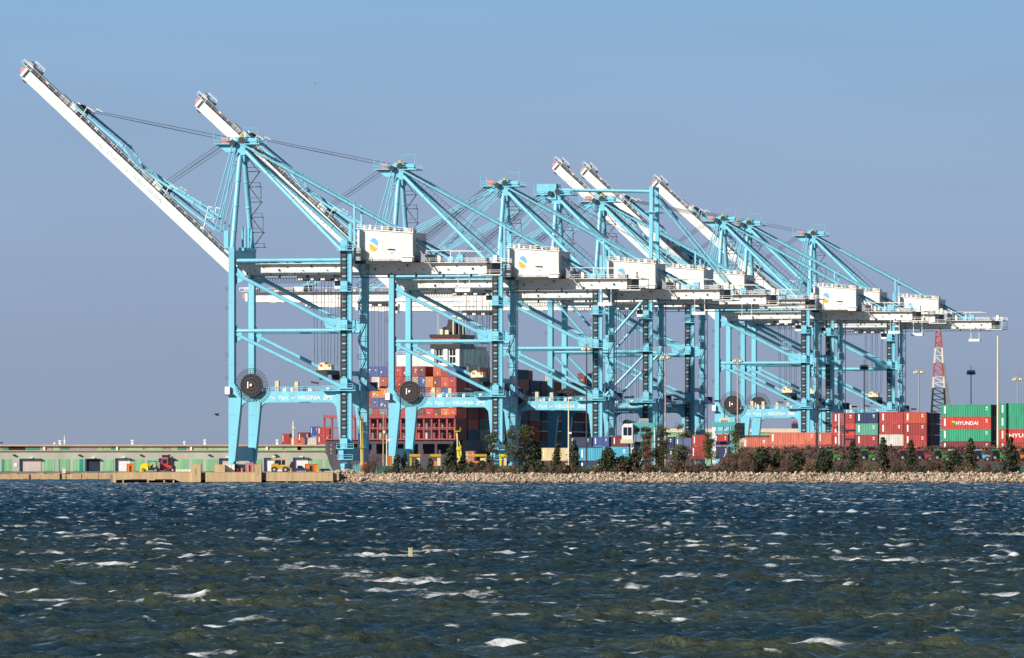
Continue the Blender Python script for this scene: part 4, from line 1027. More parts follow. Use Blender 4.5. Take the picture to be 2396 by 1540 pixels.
EU = 1655
def emb_top(u): return 7.25 * min(1, max(0, (u - EU) / 90.0)) ** .6 if u < EU + 90 else 7.25 + .1 * math.sin(u * .02)
b = MB(); n = 80
for i in range(n + 1):
    u = EU - 40 + (2800 - EU + 40) * i / n; h = max(1.75, emb_top(u)); pl = max(1.72, h - 1.2)
    b.v += [(px(u, 1490), 1482, 1.6), (px(u, 1490), 1490, 1.7 + (h - 1.7) * .45), (px(u, 1490), 1499 + .6 * math.sin(i), h + .12 * math.sin(i * 2.1)), (px(u, 1490), 1503, h), (px(u, 1490), 1507, pl), (px(u, 1490) * 1.15, 1760, pl), (px(u, 1490) * 1.15, 1766, 1.6)]
for i in range(n):
    for k in range(6): b.f.append((i * 7 + k, i * 7 + 7 + k, i * 7 + 8 + k, i * 7 + 1 + k)); b.m.append(0)
tag(b.build('embankment', M['earth']), kind='structure')
# bare brush growing all over the embankment
def twig_cloud(b, c, rx, ry, rz, n, r, m=0, up=.8, w=.05, ln=(.4, 1.1)):
    for _ in range(n):
        while True:
            p = Vector((r.uniform(-1, 1), r.uniform(-1, 1), r.uniform(0, 1)))
            if p.x ** 2 + p.y ** 2 + p.z ** 2 < 1: break
        q0 = Vector((c[0] + p.x * rx, c[1] + p.y * ry, c[2] + p.z * rz))
        d = Vector((r.uniform(-1, 1), r.uniform(-1, 1), r.uniform(-.2, 1) * up + .2)).normalized() * r.uniform(*ln)
        s_ = d.cross(Vector((r.uniform(-1, 1), r.uniform(-1, 1), .3))).normalized() * w
        k = len(b.v); b.v += [tuple(q0 - s_), tuple(q0 + s_), tuple(q0 + d + s_ * .5), tuple(q0 + d - s_ * .5)]; b.f.append((k, k + 1, k + 2, k + 3)); b.m.append(m)
def flat_build(b, name, mats, parent=None):
    me = bpy.data.meshes.new(name); me.from_pydata(b.v, [], b.f)
    for m in (mats if isinstance(mats, (list, tuple)) else [mats]): me.materials.append(m)
    me.polygons.foreach_set('material_index', b.m)
    o = bpy.data.objects.new(name, me); COL.objects.link(o)
    if parent: o.parent = parent
    return o
b = MB(); r4 = random.Random(8)
for i in range(520):
    u = r4.uniform(EU - 5, 2480); y = r4.uniform(1484, 1502); h = emb_top(u)
    zt = 1.7 + (h - 1.7) * (min(1, (y - 1482) / 17)) ** .8
    twig_cloud(b, (px(u, 1490), y, zt - .3), r4.uniform(.8, 1.8), .8, r4.uniform(.5, 1.0), 34, r4, 0 if r4.random() < .78 else 1, w=.085)
tag(flat_build(b, 'brush_cover', [M['twig'], M['twig2']]), kind='stuff')

# green windscreen fence along the shore
fy = 1464.0
fe = empty('windscreen_fence', (px(880, fy), fy, 1.7)); ox, oy, oz = fe.location
tag(fe, 'long chain fence covered with dark green windscreen behind the shoreline trees', 'fence')
b = MB(); n = 160
for i in range(n + 1):
    u = 881 + (2500 - 881) * i / n; y = fy + .05 * math.sin(i * 2.2)
    b.v += [(px(u, fy) - ox, y - oy, -.2), (px(u, fy) - ox, y - oy, 1.95 + .04 * math.sin(i * 1.3)), (px(u, fy) - ox, y - oy + .03, -.2), (px(u, fy) - ox, y - oy + .03, 1.95 + .04 * math.sin(i * 1.3))]
for i in range(n):
    k = i * 4; b.f += [(k, k + 4, k + 5, k + 1), (k + 2, k + 3, k + 7, k + 6), (k + 1, k + 5, k + 7, k + 3)]; b.m += [0, 0, 0]
b.build('mesh_screen', M['fence'], fe)
for i in range(50):
    u = 881 + (2500 - 881) * i / 49; MB().tube((px(u, fy) - ox, .12, -.3), (px(u, fy) - ox, .12, 2.1), .05, n=6).build('post', M['grey'], fe)

# ------------------------------------------------------------------ container stacks on the right
gR = 'containers in the yard stacks on the right'
DA = 1600.0
def col_stack(u0, u1, vtop, vh, D, rows, me=None):
    z1 = vtop
    for c_, lab in rows:
        boxed(u0, u1, z1, z1 + vh, D, c_, lab, gR, me); z1 += vh
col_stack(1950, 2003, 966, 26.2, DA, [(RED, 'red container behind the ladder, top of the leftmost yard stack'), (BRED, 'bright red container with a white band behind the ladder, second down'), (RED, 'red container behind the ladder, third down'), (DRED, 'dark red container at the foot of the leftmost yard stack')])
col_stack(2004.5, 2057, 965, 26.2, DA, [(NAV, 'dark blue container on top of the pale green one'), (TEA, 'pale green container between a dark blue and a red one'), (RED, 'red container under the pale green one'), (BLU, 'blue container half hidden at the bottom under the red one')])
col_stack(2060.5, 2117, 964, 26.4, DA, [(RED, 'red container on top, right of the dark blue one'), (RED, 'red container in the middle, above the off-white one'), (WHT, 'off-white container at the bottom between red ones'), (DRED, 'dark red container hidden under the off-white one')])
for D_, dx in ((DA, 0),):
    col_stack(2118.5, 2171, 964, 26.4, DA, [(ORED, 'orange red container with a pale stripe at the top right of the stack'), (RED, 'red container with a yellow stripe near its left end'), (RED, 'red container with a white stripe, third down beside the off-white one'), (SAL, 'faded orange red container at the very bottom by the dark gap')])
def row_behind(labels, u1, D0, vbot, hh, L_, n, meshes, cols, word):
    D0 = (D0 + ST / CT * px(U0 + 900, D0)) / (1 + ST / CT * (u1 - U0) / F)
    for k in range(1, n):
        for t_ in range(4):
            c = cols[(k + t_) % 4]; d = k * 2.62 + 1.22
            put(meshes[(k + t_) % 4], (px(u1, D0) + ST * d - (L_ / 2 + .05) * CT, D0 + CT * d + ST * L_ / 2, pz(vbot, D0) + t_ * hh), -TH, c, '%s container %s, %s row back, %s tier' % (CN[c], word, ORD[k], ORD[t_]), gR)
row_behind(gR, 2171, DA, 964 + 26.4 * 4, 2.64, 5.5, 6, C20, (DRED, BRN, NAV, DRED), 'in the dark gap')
DB = 1560.0
col_stack(2206, 2321, 946.5, 28.7, DB, [(GRN, 'long green container on top of the red lettered one'), (BRED, 'long bright red container lettered in white between two green ones'), (GRN, 'long green container under the red lettered one'), (DRED, 'long dark red container at the foot of the left green and red stack')], C40[0])
col_stack(2341, 2457, 943.5, 30, DB - 12, [(GRN, 'long green container at the top right edge of the picture'), (GRN, 'long green container second down at the right edge'), (BRED, 'long bright red lettered container at the right edge'), (RED, 'long red container at the foot of the right edge stack')], C40[1])
row_behind(gR, 2321, DB, 946.5 + 28.7 * 4, 2.83, 11.9, 5, C40, (DRED, BRN, NAV, GRN), 'behind the green and red stack')
for o in [o for o in COL.objects if 'lettered' in o.get('label', '')]:
    if 'between' in o['label'] or 'edge' in o['label']:
        if o['label'].startswith('long bright red'):
            vs, fs, x1 = text_mb('HYUNDAI', 1.15, bold=True)
            b = MB(); far = 'edge' in o['label']
            wd = 5.4 if not far else 7.6; k = wd / x1; x0 = -2.5 if not far else -3.6
            b.add([(x0 + a * k, -1.24 + c, d + (.95)) for a, c, d in vs], fs)
            b.prism([(x0 - .95, .95), (x0 - .2, .95), (x0 - .2, 1.25), (x0 - .95, 1.55)], -1.27, -1.235, 1).prism([(x0 - .95, 1.65), (x0 - .2, 1.35), (x0 - .2, 1.75), (x0 - .6, 1.9)], -1.27, -1.235, 2)
            b.build('lettering', [M['letter_white'], M['tgreen'], M['byellow']], o)
# low red row along the embankment
gM = 'containers in the low yard rows'
boxed(1803.5, 1911, 1012, 1039.5, DA, SAL, 'long faded red container with two white marks above the brown bank', gM, C40[2]); boxed(1803.5, 1911, 1039.5, 1067, DA, SAL, 'long faded red container sunk behind the brown bank, under its twin', gM, C40[3])
boxed(1736, 1803, 1024.5, 1052, 1610, SAL, 'faded red container with a dark cover left of the long one', gM); boxed(1730, 1802, 1018.5, 1024.3, 1614, BRN, 'dark flat rack on the faded red container left of the long one', gM)
boxed(1917, 1949, 1012, 1039.5, DA, SAL, 'short faded red container right of the black pole', gM); boxed(1917, 1949, 1039.5, 1066, DA, RED, 'short red container below the faded one right of the black pole', gM)
for u0, u1, v0, v1, c, l in ((1390, 1428, 1022, 1044.5, BLU, 'blue container between the white pole and the dark red one'), (1334, 1388, 1023, 1045, NAV, 'navy container behind the white lamp pole'), (1434, 1473, 1021, 1044.5, DRED, 'dark red container with a pale stripe left of the straddle carrier'),
                             (1622, 1657, 1017.5, 1044, RED, 'red container behind the pines, right of the blue stair'), (1674, 1706, 1016, 1044, RED, 'red container under the second straddle carrier'), (1511, 1534, 1022, 1047, DRED, 'dark red container inside the first straddle carrier\'s legs')):
    boxed(u0, u1, v0, v1, 1600, c, l, gM)
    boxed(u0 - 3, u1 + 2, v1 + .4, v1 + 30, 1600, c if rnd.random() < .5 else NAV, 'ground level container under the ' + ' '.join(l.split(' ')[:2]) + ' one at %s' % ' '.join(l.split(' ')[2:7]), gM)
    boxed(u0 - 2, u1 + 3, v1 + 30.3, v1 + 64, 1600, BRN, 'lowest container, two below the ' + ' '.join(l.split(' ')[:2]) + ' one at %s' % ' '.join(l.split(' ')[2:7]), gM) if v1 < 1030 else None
for u0, u1, l in ((1356, 1412, 'bright cyan container behind the round evergreen'), (1413, 1475, 'bright cyan container right of the round evergreen')):
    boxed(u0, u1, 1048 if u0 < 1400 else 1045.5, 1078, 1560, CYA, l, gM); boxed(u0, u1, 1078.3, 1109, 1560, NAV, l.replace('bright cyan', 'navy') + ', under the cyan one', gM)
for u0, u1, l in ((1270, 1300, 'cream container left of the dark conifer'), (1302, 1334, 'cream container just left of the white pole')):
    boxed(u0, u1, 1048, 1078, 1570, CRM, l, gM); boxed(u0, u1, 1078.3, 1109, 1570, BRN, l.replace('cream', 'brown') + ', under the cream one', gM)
boxed(1092, 1112, 1056, 1078, 1600, (.55, .20, .19), 'pinkish red container end at the ship\'s foot', gM) if False else None
CN[(.55, .20, .19)] = 'pinkish red'
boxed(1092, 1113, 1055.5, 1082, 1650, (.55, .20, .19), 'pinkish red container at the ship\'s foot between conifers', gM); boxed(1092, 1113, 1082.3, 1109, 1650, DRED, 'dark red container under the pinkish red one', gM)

for u0, u1, v0, c, l in ((1537, 1580, 1022, NAV, 'navy container behind the tall olive pines, left one'), (1582, 1621, 1024, (.10, .13, .24), 'slate blue container behind the tall olive pines, right one')):
    CN[c] = 'slate blue' if c != NAV else 'navy blue'
    boxed(u0, u1, v0, v0 + 28, 1640, c, l, gM)
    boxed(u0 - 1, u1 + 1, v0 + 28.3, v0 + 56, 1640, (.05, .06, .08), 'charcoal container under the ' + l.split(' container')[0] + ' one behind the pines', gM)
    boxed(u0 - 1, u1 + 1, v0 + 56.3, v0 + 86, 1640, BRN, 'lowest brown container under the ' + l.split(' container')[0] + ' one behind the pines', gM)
# access ladder frame in front of the leftmost yard stack
lf = empty('access_ladder', (px(1968, 1592), 1592, pz(1068, 1592))); s_ = 1592 / F
b = MB()
for du in (-5, 8): b.beam((du * s_, 0, 0), (du * s_, 0, 100 * s_), .28, .28, 0 if du < 0 else 1)
b.build('rail', [M['letter_white'], M['dark']], lf)
b = MB()
for k in range(26): b.beam((-5 * s_, 0, (2 + k * 3.8) * s_), (8 * s_, 0, (2 + k * 3.8) * s_), .1, .1)
b.build('rung', M['grey'], lf)
MB().box(9 * s_, 34 * s_, -.6, .4, 58 * s_, 63 * s_).box(9 * s_, 34 * s_, -.55, .35, 38 * s_, 42 * s_).build('walk_platform', M['navy'], lf)
tag(lf, 'tall steel access ladder with platforms in front of the leftmost red stack', 'ladder')

# ------------------------------------------------------------------ lighting masts and poles
def light_mast(u, vt, vb, D, m, lab, r=.22, head='bar', hw=9):
    zt, zb = pz(vt, D), pz(vb, D); s = D / F
    root = empty('lighting_mast', (px(u, D), D, zb)); h = zt - zb
    MB().tube((0, 0, 0), (0, 0, h), r, r * .65, 8).build('pole', m, root)
    if head == 'bar':
        MB().box(-hw * s, hw * s, -.4, .4, h - .3, h + .2).tube((0, 0, h), (0, 0, h + 1.4), .08, n=5).build('crossarm', m, root)
        for k in range(4):
            x = (-hw + hw * 2 * (k + .5) / 4) * s; MB().prism([(x - .5, h - .3), (x + .5, h - .3), (x + .35, h - 1.0), (x - .35, h - 1.0)], -.6, .2).build('floodlight', m, root)
    elif head == 'lamps':
        MB().ring((0, 0, h - .4), hw * s * .8, .09, 14).box(-hw * s, hw * s, -.15, .15, h - .55, h - .35).build('lamp_ring', M['grey'], root)
        for k in range(6):
            t = 2 * math.pi * k / 6; c = Vector((math.cos(t) * hw * s * .85, math.sin(t) * hw * s * .85, h - .6)); MB().tube(c, c + Vector((math.cos(t) * .4, math.sin(t) * .4, -.6)), .16, .30, 8).build('floodlight', M['cream'], root)
        MB().tube((0, 0, h), (0, 0, h + 1.5), .07, n=5).build('lightning_rod', M['grey'], root)
    elif head == 'street':
        for sgn, dz in ((-1, 0), (1, -19)):
            MB().path([(0, 0, h + dz * s - .6), (sgn * 3 * s, -.1, h + dz * s), (sgn * 7 * s, -.2, h + dz * s)], .1, 5).build('arm', m, root)
            MB().box(min(sgn * 4, sgn * 9) * s, max(sgn * 4, sgn * 9) * s, -.45, .1, h + dz * s - .35, h + dz * s + .2).build('lamp_head', M['letter_white'], root)
    elif head == 'arms':
        for z_, sg in ((h * .54, 1), (h, 1)):
            MB().box(0, sg * 7 * s, -.2, .2, z_ - .3, z_ + .1).build('lamp_head', M['letter_white'], root)
    return tag(root, lab, 'light pole', 'light poles and masts in the terminal')
PW, BK = M['cream'], M['dark']
light_mast(2022, 856, 1070, 1700, BK, 'black lighting mast with a wide dark crossarm, left of the far crane\'s last leg')
light_mast(2150, 863, 1075, 1750, M['grey'], 'grey lighting mast with a pale lamp cluster left of the red-white tower', .2, 'lamps', 9)
light_mast(2272, 868, 1075, 1750, M['navy'], 'dark mast with crossarm above the long green container', .2, 'bar', 9)
light_mast(2381, 880, 1075, 1800, M['grey'], 'pale grey mast with lamp cluster near the right edge', .2, 'lamps', 9)
light_mast(2335, 786, 1062, 1540, PW, 'very tall cream pole in the gap beside the green stack', .28, 'none')
light_mast(1911, 783, 1062, 1575, BK, 'thin black pole before the long faded red containers', .17, 'none')
light_mast(1726, 836, 1064, 1585, M['tan'], 'tan mast with ring of lamps left of the second cable reels', .2, 'lamps', 9)
light_mast(1557, 828, 1109, 1580, M['tan'], 'brown mast with lamps between the middle cranes', .2, 'lamps', 9)
light_mast(1372.6, 808, 1109, 1555, BK, 'black mast with a lamp cluster before the bright cyan container', .2, 'lamps', 8)
light_mast(1330.5, 930, 1109, 1550, PW, 'cream pole with short lamp arm beside the cream containers', .2, 'arms')
light_mast(905, 1010, 1109, 1470, PW, 'white street lamp with two heads by the green fence', .17, 'street')
light_mast(897, 966, 1109, 1485, M['tan'], 'thin brown pole behind the white street lamp', .16, 'none')

# red and white lattice tower with a leaning strut
tw = empty('lattice_tower', (px(2196, 1900), 1900, G)); s = 1900 / F; z = lambda v: pz(v, 1900) - G
tag(tw, 'red and white lattice tower with a leaning grey strut behind the yard stacks', 'tower')
secs = [(774, 814, 'rw_red'), (814, 850, 'rw_white'), (850, 882, 'rw_red'), (882, 908, 'rw_white'), (908, 1110, 'dark')]
def hw(v): return (5.5 + (v - 774) * .056) * s
for v0, v1, mm in secs:
    b = MB(); n = max(2, int((v1 - v0) / 13))
    for i in range(n):
        a, c = v0 + (v1 - v0) * i / n, v0 + (v1 - v0) * (i + 1) / n
        for sx_, sy_ in ((-1, -1), (1, -1), (1, 1), (-1, 1)):
            b.beam((sx_ * hw(a), sy_ * hw(a), z(a)), (sx_ * hw(c), sy_ * hw(c), z(c)), .34, .34)
        for y in (-1, 1):
            b.beam((-hw(a), y * hw(a), z(a)), (hw(c), y * hw(c), z(c)), .15, .15).beam((-hw(a), y * hw(a), z(a)), (hw(a), y * hw(a), z(a)), .17, .17)
        for x in (-1, 1): b.beam((x * hw(a), -hw(a), z(a)), (x * hw(c), hw(c), z(c)), .13, .13)
        if v0 == 774 and i > 2: b.box(-hw(a) * .7, hw(a) * .7, -.1, .1, z(c), z(a))
    b.build('lattice_section', M[mm], tw)
MB().box(-hw(774) - .4, hw(774) + .4, -hw(774) - .4, hw(774) + .4, z(775), z(773)).build('cap', M['grey'], tw)
b = MB(); b.beam((3 * s, 3, z(800)), (31 * s, 8, z(975)), 1.4, 1.0).beam((31 * s, 8, z(975)), (48 * s, 9, z(1090)), 1.6, 1.0).build('leaning_strut', M['grey'], tw)

# ------------------------------------------------------------------ straddle carriers
def straddle(u0, u1, vt, vb, D, lab, cabside):
    s = D / F; w_ = (u1 - u0) * s; h = (vb - vt) * s
    root = empty('straddle_carrier', (px((u0 + u1) / 2, D), D, pz(vb, D))); hw_ = w_ / 2
    tag(root, lab, 'straddle carrier', 'straddle carriers in the yard')
    for x in (-hw_ + .3, hw_ - .5):
        for y in (0, 4.6):
            l = MB().box(x - .32, x + .32, y - .3, y + .3, 1.5, h).build('leg', [M['teal'] if x > 0 else M['letter_white']], root)
            c = Vector((x, y, .75)); MB().tube(c - Vector((.35, 0, 0)), c + Vector((.35, 0, 0)), .75, n=14).tube(c - Vector((.37, 0, 0)), c + Vector((.37, 0, 0)), .3, n=8, m=1).build('wheel', [M['rubber'], M['grey']], l)
        MB().box(x - .38, x + .38, -.9, 5.5, 1.3, 2.0).build('side_beam', M['teal'], root)
    b = MB()
    for y in (0, 4.6): b.box(-hw_, hw_, y - .36, y + .36, h, h + 1.1)
    for x in (-hw_ + .3, hw_ - .5): b.box(x - .3, x + .3, .36, 4.24, h + .1, h + .9)
    for y in (0,): b.box(-hw_ + .5, hw_ - .6, y - .3, y + .3, h - 1.5, h - .9)
    b.build('top_frame', M['teal'], root)
    MB().box(-hw_ * .35, hw_ * .45, .5, 4.1, h + .3, h + 2.1).box(-hw_ * .3, hw_ * .3, .45, .5, h + .5, h + 1.6, 1).build('engine_house', [M['silver'] if cabside > 0 else M['cream'], M['grey']], root)
    cx = -cabside * (hw_ + .9)
    b = MB().prism([(cx - 1.2, h - 2.6), (cx + 1.2, h - 2.6), (cx + 1.2, h + .9), (cx - .7, h + .9), (cx - 1.2, h + .3)], -1.2, 1.0)
    cb = b.build('cab', M['letter_white'] if cabside > 0 else M['dark'], root)
    MB().box(cx - .9, cx - .1, -1.27, -1.2, h - 1.7, h + .1).box(cx + .1, cx + .9, -1.27, -1.2, h - 1.7, h + .1).build('window', M['glass'], cb)
    MB().box(cx - 1.5, cx + 1.3, -1.4, 1.1, h - 3.5, h - 2.62).build('cab_platform', M['cream'], cb)
    b = MB().box(-hw_ * .7, hw_ * .6, 1.6, 3.0, h * .62, h * .62 + .8)
    for x in (-hw_ * .6, hw_ * .5):
        for y in (1.7, 2.9): b.tube((x, y, h * .62 + .8), (x, y, h), .07, n=5)
    b.build('hoist_spreader', M['navy'], root)
    b = MB(); b.beam((hw_ - .5, 4.9, h * .8), (-hw_ * .3, 4.9, 1.9), .16, .16).path([(hw_ - .1, -.4, 2), (hw_ - .1, -.4, h)], .12, 5).build('stair', M['letter_white'], root)
    return root
straddle(1477, 1533, 1001, 1109, 1520, 'teal straddle carrier with a white cab high on its left side', 1)
straddle(1668, 1721, 999, 1109, 1560, 'teal straddle carrier with a dark cab high on its right side', -1)

# ------------------------------------------------------------------ work machines and vehicles
def wheel(b, c, r, w_, m=1): c = Vector(c); return b.tube(c - Vector((0, w_ / 2, 0)), c + Vector((0, w_ / 2, 0)), r, n=14, m=m)
def wheels(root, pts, r, w_=.35):
    for c in pts:
        wl = wheel(MB(), c, r, w_, 0).build('wheel', M['rubber'], root)
        wheel(MB(), (c[0], c[1] - .04, c[2]), r * .5, w_, 0).build('rim', M['grey'], wl)
def on_ground(name, u, D, z0, lab, cat, group=None, rz=0):
    o = empty(name, (px(u, D), D, z0), rz); return tag(o, lab, cat, group)
ZP = PZ(1106.2)
f = on_ground('forklift', 350, PY + 6, ZP, 'yellow forklift truck with a dark cab on the pier', 'forklift')
b = MB().prism([(-1.9, .5), (-.3, .5), (-.3, 1.9), (-1.2, 2.0), (-1.9, 1.6)], -.8, .8).box(-.3, 1.9, -.8, .8, .5, 1.1, 1); b.build('body', [M['byellow'], M['dark']], f)
b = MB().box(-.3, 1.5, -.75, .75, 2.35, 2.5)
for x in (-.2, 1.4):
    for y in (-.7, .6): b.box(x, x + .1, y, y + .1, 1.1, 2.35)
b.box(.2, .7, -.3, .3, 1.1, 1.9, 1); b.build('cab', [M['dark'], M['navy']], f)
MB().box(-.5, .6, -.85, .85, 1.5, 1.9).build('engine_hood', M['yellow'], f)
MB().box(1.95, 2.15, -.6, -.45, .3, 2.2).box(1.95, 2.15, .45, .6, .3, 2.2).box(2.15, 3.2, -.5, -.35, .3, .4).box(2.15, 3.2, .35, .5, .3, .4).build('mast', M['silver'], f)
wheels(f, [(-1.3, -.75, .45), (1.3, -.75, .5), (-1.3, .75, .45), (1.3, .75, .5)], .48)
f = on_ground('container_lift_truck', 389, PY + 8, ZP, 'red container lift truck with a tall dark mast on the pier', 'lift truck')
MB().prism([(-1.7, .6), (2.0, .6), (2.0, 1.4), (1.0, 1.6), (-.9, 1.6), (-1.7, 1.2)], -.9, .9).build('body', M['redp'], f)
c_ = MB().prism([(-1.1, 1.6), (.4, 1.6), (.4, 3.1), (-.8, 3.1), (-1.1, 2.7)], -.8, .8).build('cab', M['redp'], f); MB().box(-.8, .1, -.86, -.8, 2.0, 2.8).build('window', M['glass'], c_)
b = MB().box(.5, .8, -.7, -.4, .5, 3.9).box(.5, .8, .4, .7, .5, 3.9).box(.45, .85, -.8, .8, 3.6, 3.9).box(.9, 1.2, -1.2, 1.2, 1.6, 3.3).box(1.2, 1.5, -1.3, -.9, 1.2, 3.5).box(-.9, .5, -.5, .5, 3.2, 3.8); b.build('mast', M['dark'], f)
wheels(f, [(-1.2, -.85, .5), (1.4, -.85, .55), (-1.2, .85, .5), (1.4, .85, .55)], .52)
f = on_ground('lift_truck', 373.5, PY + 9, ZP, 'low pink-red tow tractor just left of the lift truck on the pier', 'tractor')
MB().prism([(-.9, .4), (.9, .4), (.9, 1.0), (.2, 1.05), (-.1, 1.5), (-.9, 1.5)], -.6, .6).build('body', M['redp'], f); wheels(f, [(-.6, -.6, .32), (.6, -.6, .32)], .32)
def crate(name, u0, u1, v0, v1, D, m, lab, cat, doors=True, z0=None):
    s = D / F; w_ = (u1 - u0) * s; h = (v1 - v0) * s
    root = empty(name, (px((u0 + u1) / 2, D), D, pz(v1, D))); tag(root, lab, cat)
    b = MB().box(-w_ / 2, w_ / 2, 0, 2, 0, h)
    for x in (-w_ / 2, -w_ / 6, w_ / 6, w_ / 2): b.box(x - .08, x + .08, -.06, -.005, 0, h)
    b.box(-w_ / 2 - .05, w_ / 2 + .05, -.08, 2.05, h, h + .12); b.build('body', m, root)
    if doors: MB().box(-w_ * .12, w_ * .12, -.1, -.065, .1, h * .8).build('door', M['dark'], root)
    return root
crate('tool_locker', 297, 312, 1086, 1106, PY + 7, M['orange'], 'rusty orange locker with open doors in front of the white roller door', 'locker')
crate('storage_cabin', 523, 548, 1087.5, 1106, PY + 6, M['whitedoor'], 'white cabin with dark roof edge on the pier between the end blocks', 'cabin', False)
crate('open_shelter', 549.5, 573.5, 1088, 1106, PY + 8, M['navy'], 'dark open shelter right of the white cabin on the pier', 'shelter', False)
crate('pump_cabinet', 575.5, 592.5, 1084, 1105.5, PY + 7, M['pink'], 'faded red cabinet beside the right end block of the pier', 'cabinet')
crate('rust_skip', 714, 742, 1086.5, 1103, PY + 11, M['orange'], 'orange steel skip with dark ribs near the right end of the pier', 'skip')
crate('power_box', 327.5, 334, 1100, 1106, PY + 6, M['byellow'], 'small bright yellow box left of the forklift', 'box', False)
for k, (u, lab) in enumerate(((556, 'red fuel drum in the dark shelter, left one'), (566, 'red fuel drum in the dark shelter, right one'))):
    b = MB().tube((0, 0, 0), (0, 0, 1.0), .35, n=14).tube((0, 0, .3), (0, 0, .36), .38, n=14).tube((0, 0, .65), (0, 0, .71), .38, n=14); tag(b.build('fuel_drum', M['pink'], None, (px(u, PY + 7), PY + 7.2, ZP)), lab, 'drum', 'drums on the pier')
for u, lab in ((421, 'pale flat pallet stack, left of the two on the pier'), (438, 'pale flat pallet stack, right of the two beside the left end block')):
    b = MB()
    for k in range(4): b.box(-.8, .8, -.6, .6, k * .18 + .02, k * .18 + .12).box(-.8, -.6, -.6, .6, k * .18 - .04, k * .18 + .02).box(.6, .8, -.6, .6, k * .18 - .04, k * .18 + .02)
    tag(b.build('pallet_stack', M['whitedoor'], None, (px(u, PY + 4), PY + 4, ZP + .05)), lab, 'pallets', 'pallets on the pier')
for u, lab in ((332.5, 'yellow bollard left of the white roller door'), (334, None), (681, 'short yellow bollard right of the tan loader'), (745, 'short yellow bollard right of the orange skip')):
    if lab:
        b = MB().tube((0, 0, 0), (0, 0, .95), .17, n=10).tube((0, 0, .95), (0, 0, 1.05), .17, .06, n=10).tube((0, 0, -.02), (0, 0, .04), .26, n=10); tag(b.build('bollard', M['yellow'], None, (px(u, PY + 1), PY + 1.5, ZP)), lab, 'bollard', 'yellow bollards on the pier')
b = MB().box(-.4, .4, -.3, .3, 0, 1.2).box(-.45, .45, -.35, .35, 1.2, 1.3); tag(b.build('mooring_block', M['cream'], None, (px(149.5, 1756), 1756.5, 1.65)), 'cream concrete block standing on the sea wall', 'block')

f = on_ground('wheel_loader', 654, PY + 9, ZP, 'tan wheel loader with dark cab on the pier before a white door', 'loader')
MB().box(-1.8, 2.2, -1, 1, .7, 1.5).box(-1.7, -.2, -1.02, -.98, .8, 1.9).build('chassis', M['yellow'], f)
c_ = MB().box(-1.3, 1.3, -.9, .9, 1.5, 2.9).box(-1.7, 1.9, -1, 1, 2.9, 3.1).box(1.3, 1.6, -.95, -.7, 1.5, 2.9).build('cab', M['beige'], f); MB().box(-1.0, .3, -.96, -.9, 1.7, 2.7).box(.5, 1.2, -.96, -.9, 1.7, 2.7).build('window', M['glass'], c_)
MB().prism([(2.2, .6), (3.0, .5), (3.3, 2.1), (2.6, 2.4), (2.2, 1.6)], -1, 1).build('bucket', M['dark'], f)
wheels(f, [(-1.1, -.95, .65), (1.3, -.95, .65), (-1.1, .95, .65), (1.3, .95, .65)], .66, .5)
def car(u, D, z0, m, lab, cat, pickup=False, ln=4.0, rz=0):
    f = on_ground('pickup_truck' if pickup else 'parked_car', u, D, z0, lab, cat, None, rz); a = ln / 2
    MB().prism([(-a, .35), (a, .35), (a, .75), (a * .55, .92), (-a, .95)], -.85, .85).build('body', m, f)
    cb = MB().prism([(-a * (.15 if pickup else .85), .93), (a * .55, .92), (a * .28, 1.5), (-a * (.1 if pickup else .6), 1.52)], -.78, .78).build('cabin', m, f)
    MB().prism([(-a * (.08 if pickup else .7), .98), (a * .45, .97), (a * .24, 1.4), (-a * (.05 if pickup else .55), 1.42)], -.82, -.785).build('window', M['glass'], cb)
    MB().box(a - .02, a + .04, -.7, -.4, .6, .75).box(a - .02, a + .04, .4, .7, .6, .75).build('headlight', M['letter_white'], f)
    wheels(f, [(-a * .62, -.8, .34), (a * .62, -.8, .34), (-a * .62, .8, .34), (a * .62, .8, .34)], .34, .22)
car(699, PY + 8, ZP, M['navy'], 'dark blue pickup truck in front of the white roller door', 'pickup truck', True, 2.4 * 1.9)
car(764, PY + 3, ZP - .55, M['silver'], 'silver car low on the ramp at the pier\'s right end', 'car', False, 4.4)
def boom_lift(u, vt, vm, D, m2, lab, two=False):
    s = D / F; z0 = G; f = on_ground('boom_lift', u, D, z0, lab, 'boom lift', 'boom lifts raised beside the ship')
    h = pz(vt, D) - z0; hm = pz(vm, D) - z0
    MB().box(-1.4, 1.4, -1.0, 1.0, .6, 1.5).box(-.8, .8, -.7, .7, 1.5, 2.2).build('chassis', M['orange'], f)
    wheels(f, [(-1, -1, .55), (1, -1, .55), (-1, 1, .55), (1, 1, .55)], .55)
    b = MB().beam((-.1, 0, 2.2), (-.25, 0, h - .4), .26, .26, 1).beam((.25, 0, 2.2 if not two else h * .3), (.1 if not two else -.35, .3, h), .34, .34, 0)
    if two: b.beam((.62, 0, 2.2), (.5, 0, h - 3.2), .36, .36, 0).beam((-.35, .3, h - .3), (.5, 0, h - 3.4), .14, .14, 0)
    b.box(-.4, .5, -.3, .3, hm - .3, hm + .3, 0).build('boom', [M['yellow'] if not two else M['byellow'], M['cream']], f)
    MB().box(-.9, .5, -.6, .6, h, h + .15).box(-.9, -.82, -.6, .6, h, h + 1).box(.42, .5, -.6, .6, h, h + 1).build('basket', m2, f)
boom_lift(846, 980, 1046, 1500, M['orange'], 'tall orange and yellow boom lift beside the first crane\'s landside legs')
boom_lift(1072, 1010, 1050, 1500, M['byellow'], 'bright yellow boom lift in front of the ship\'s stern corner', True)
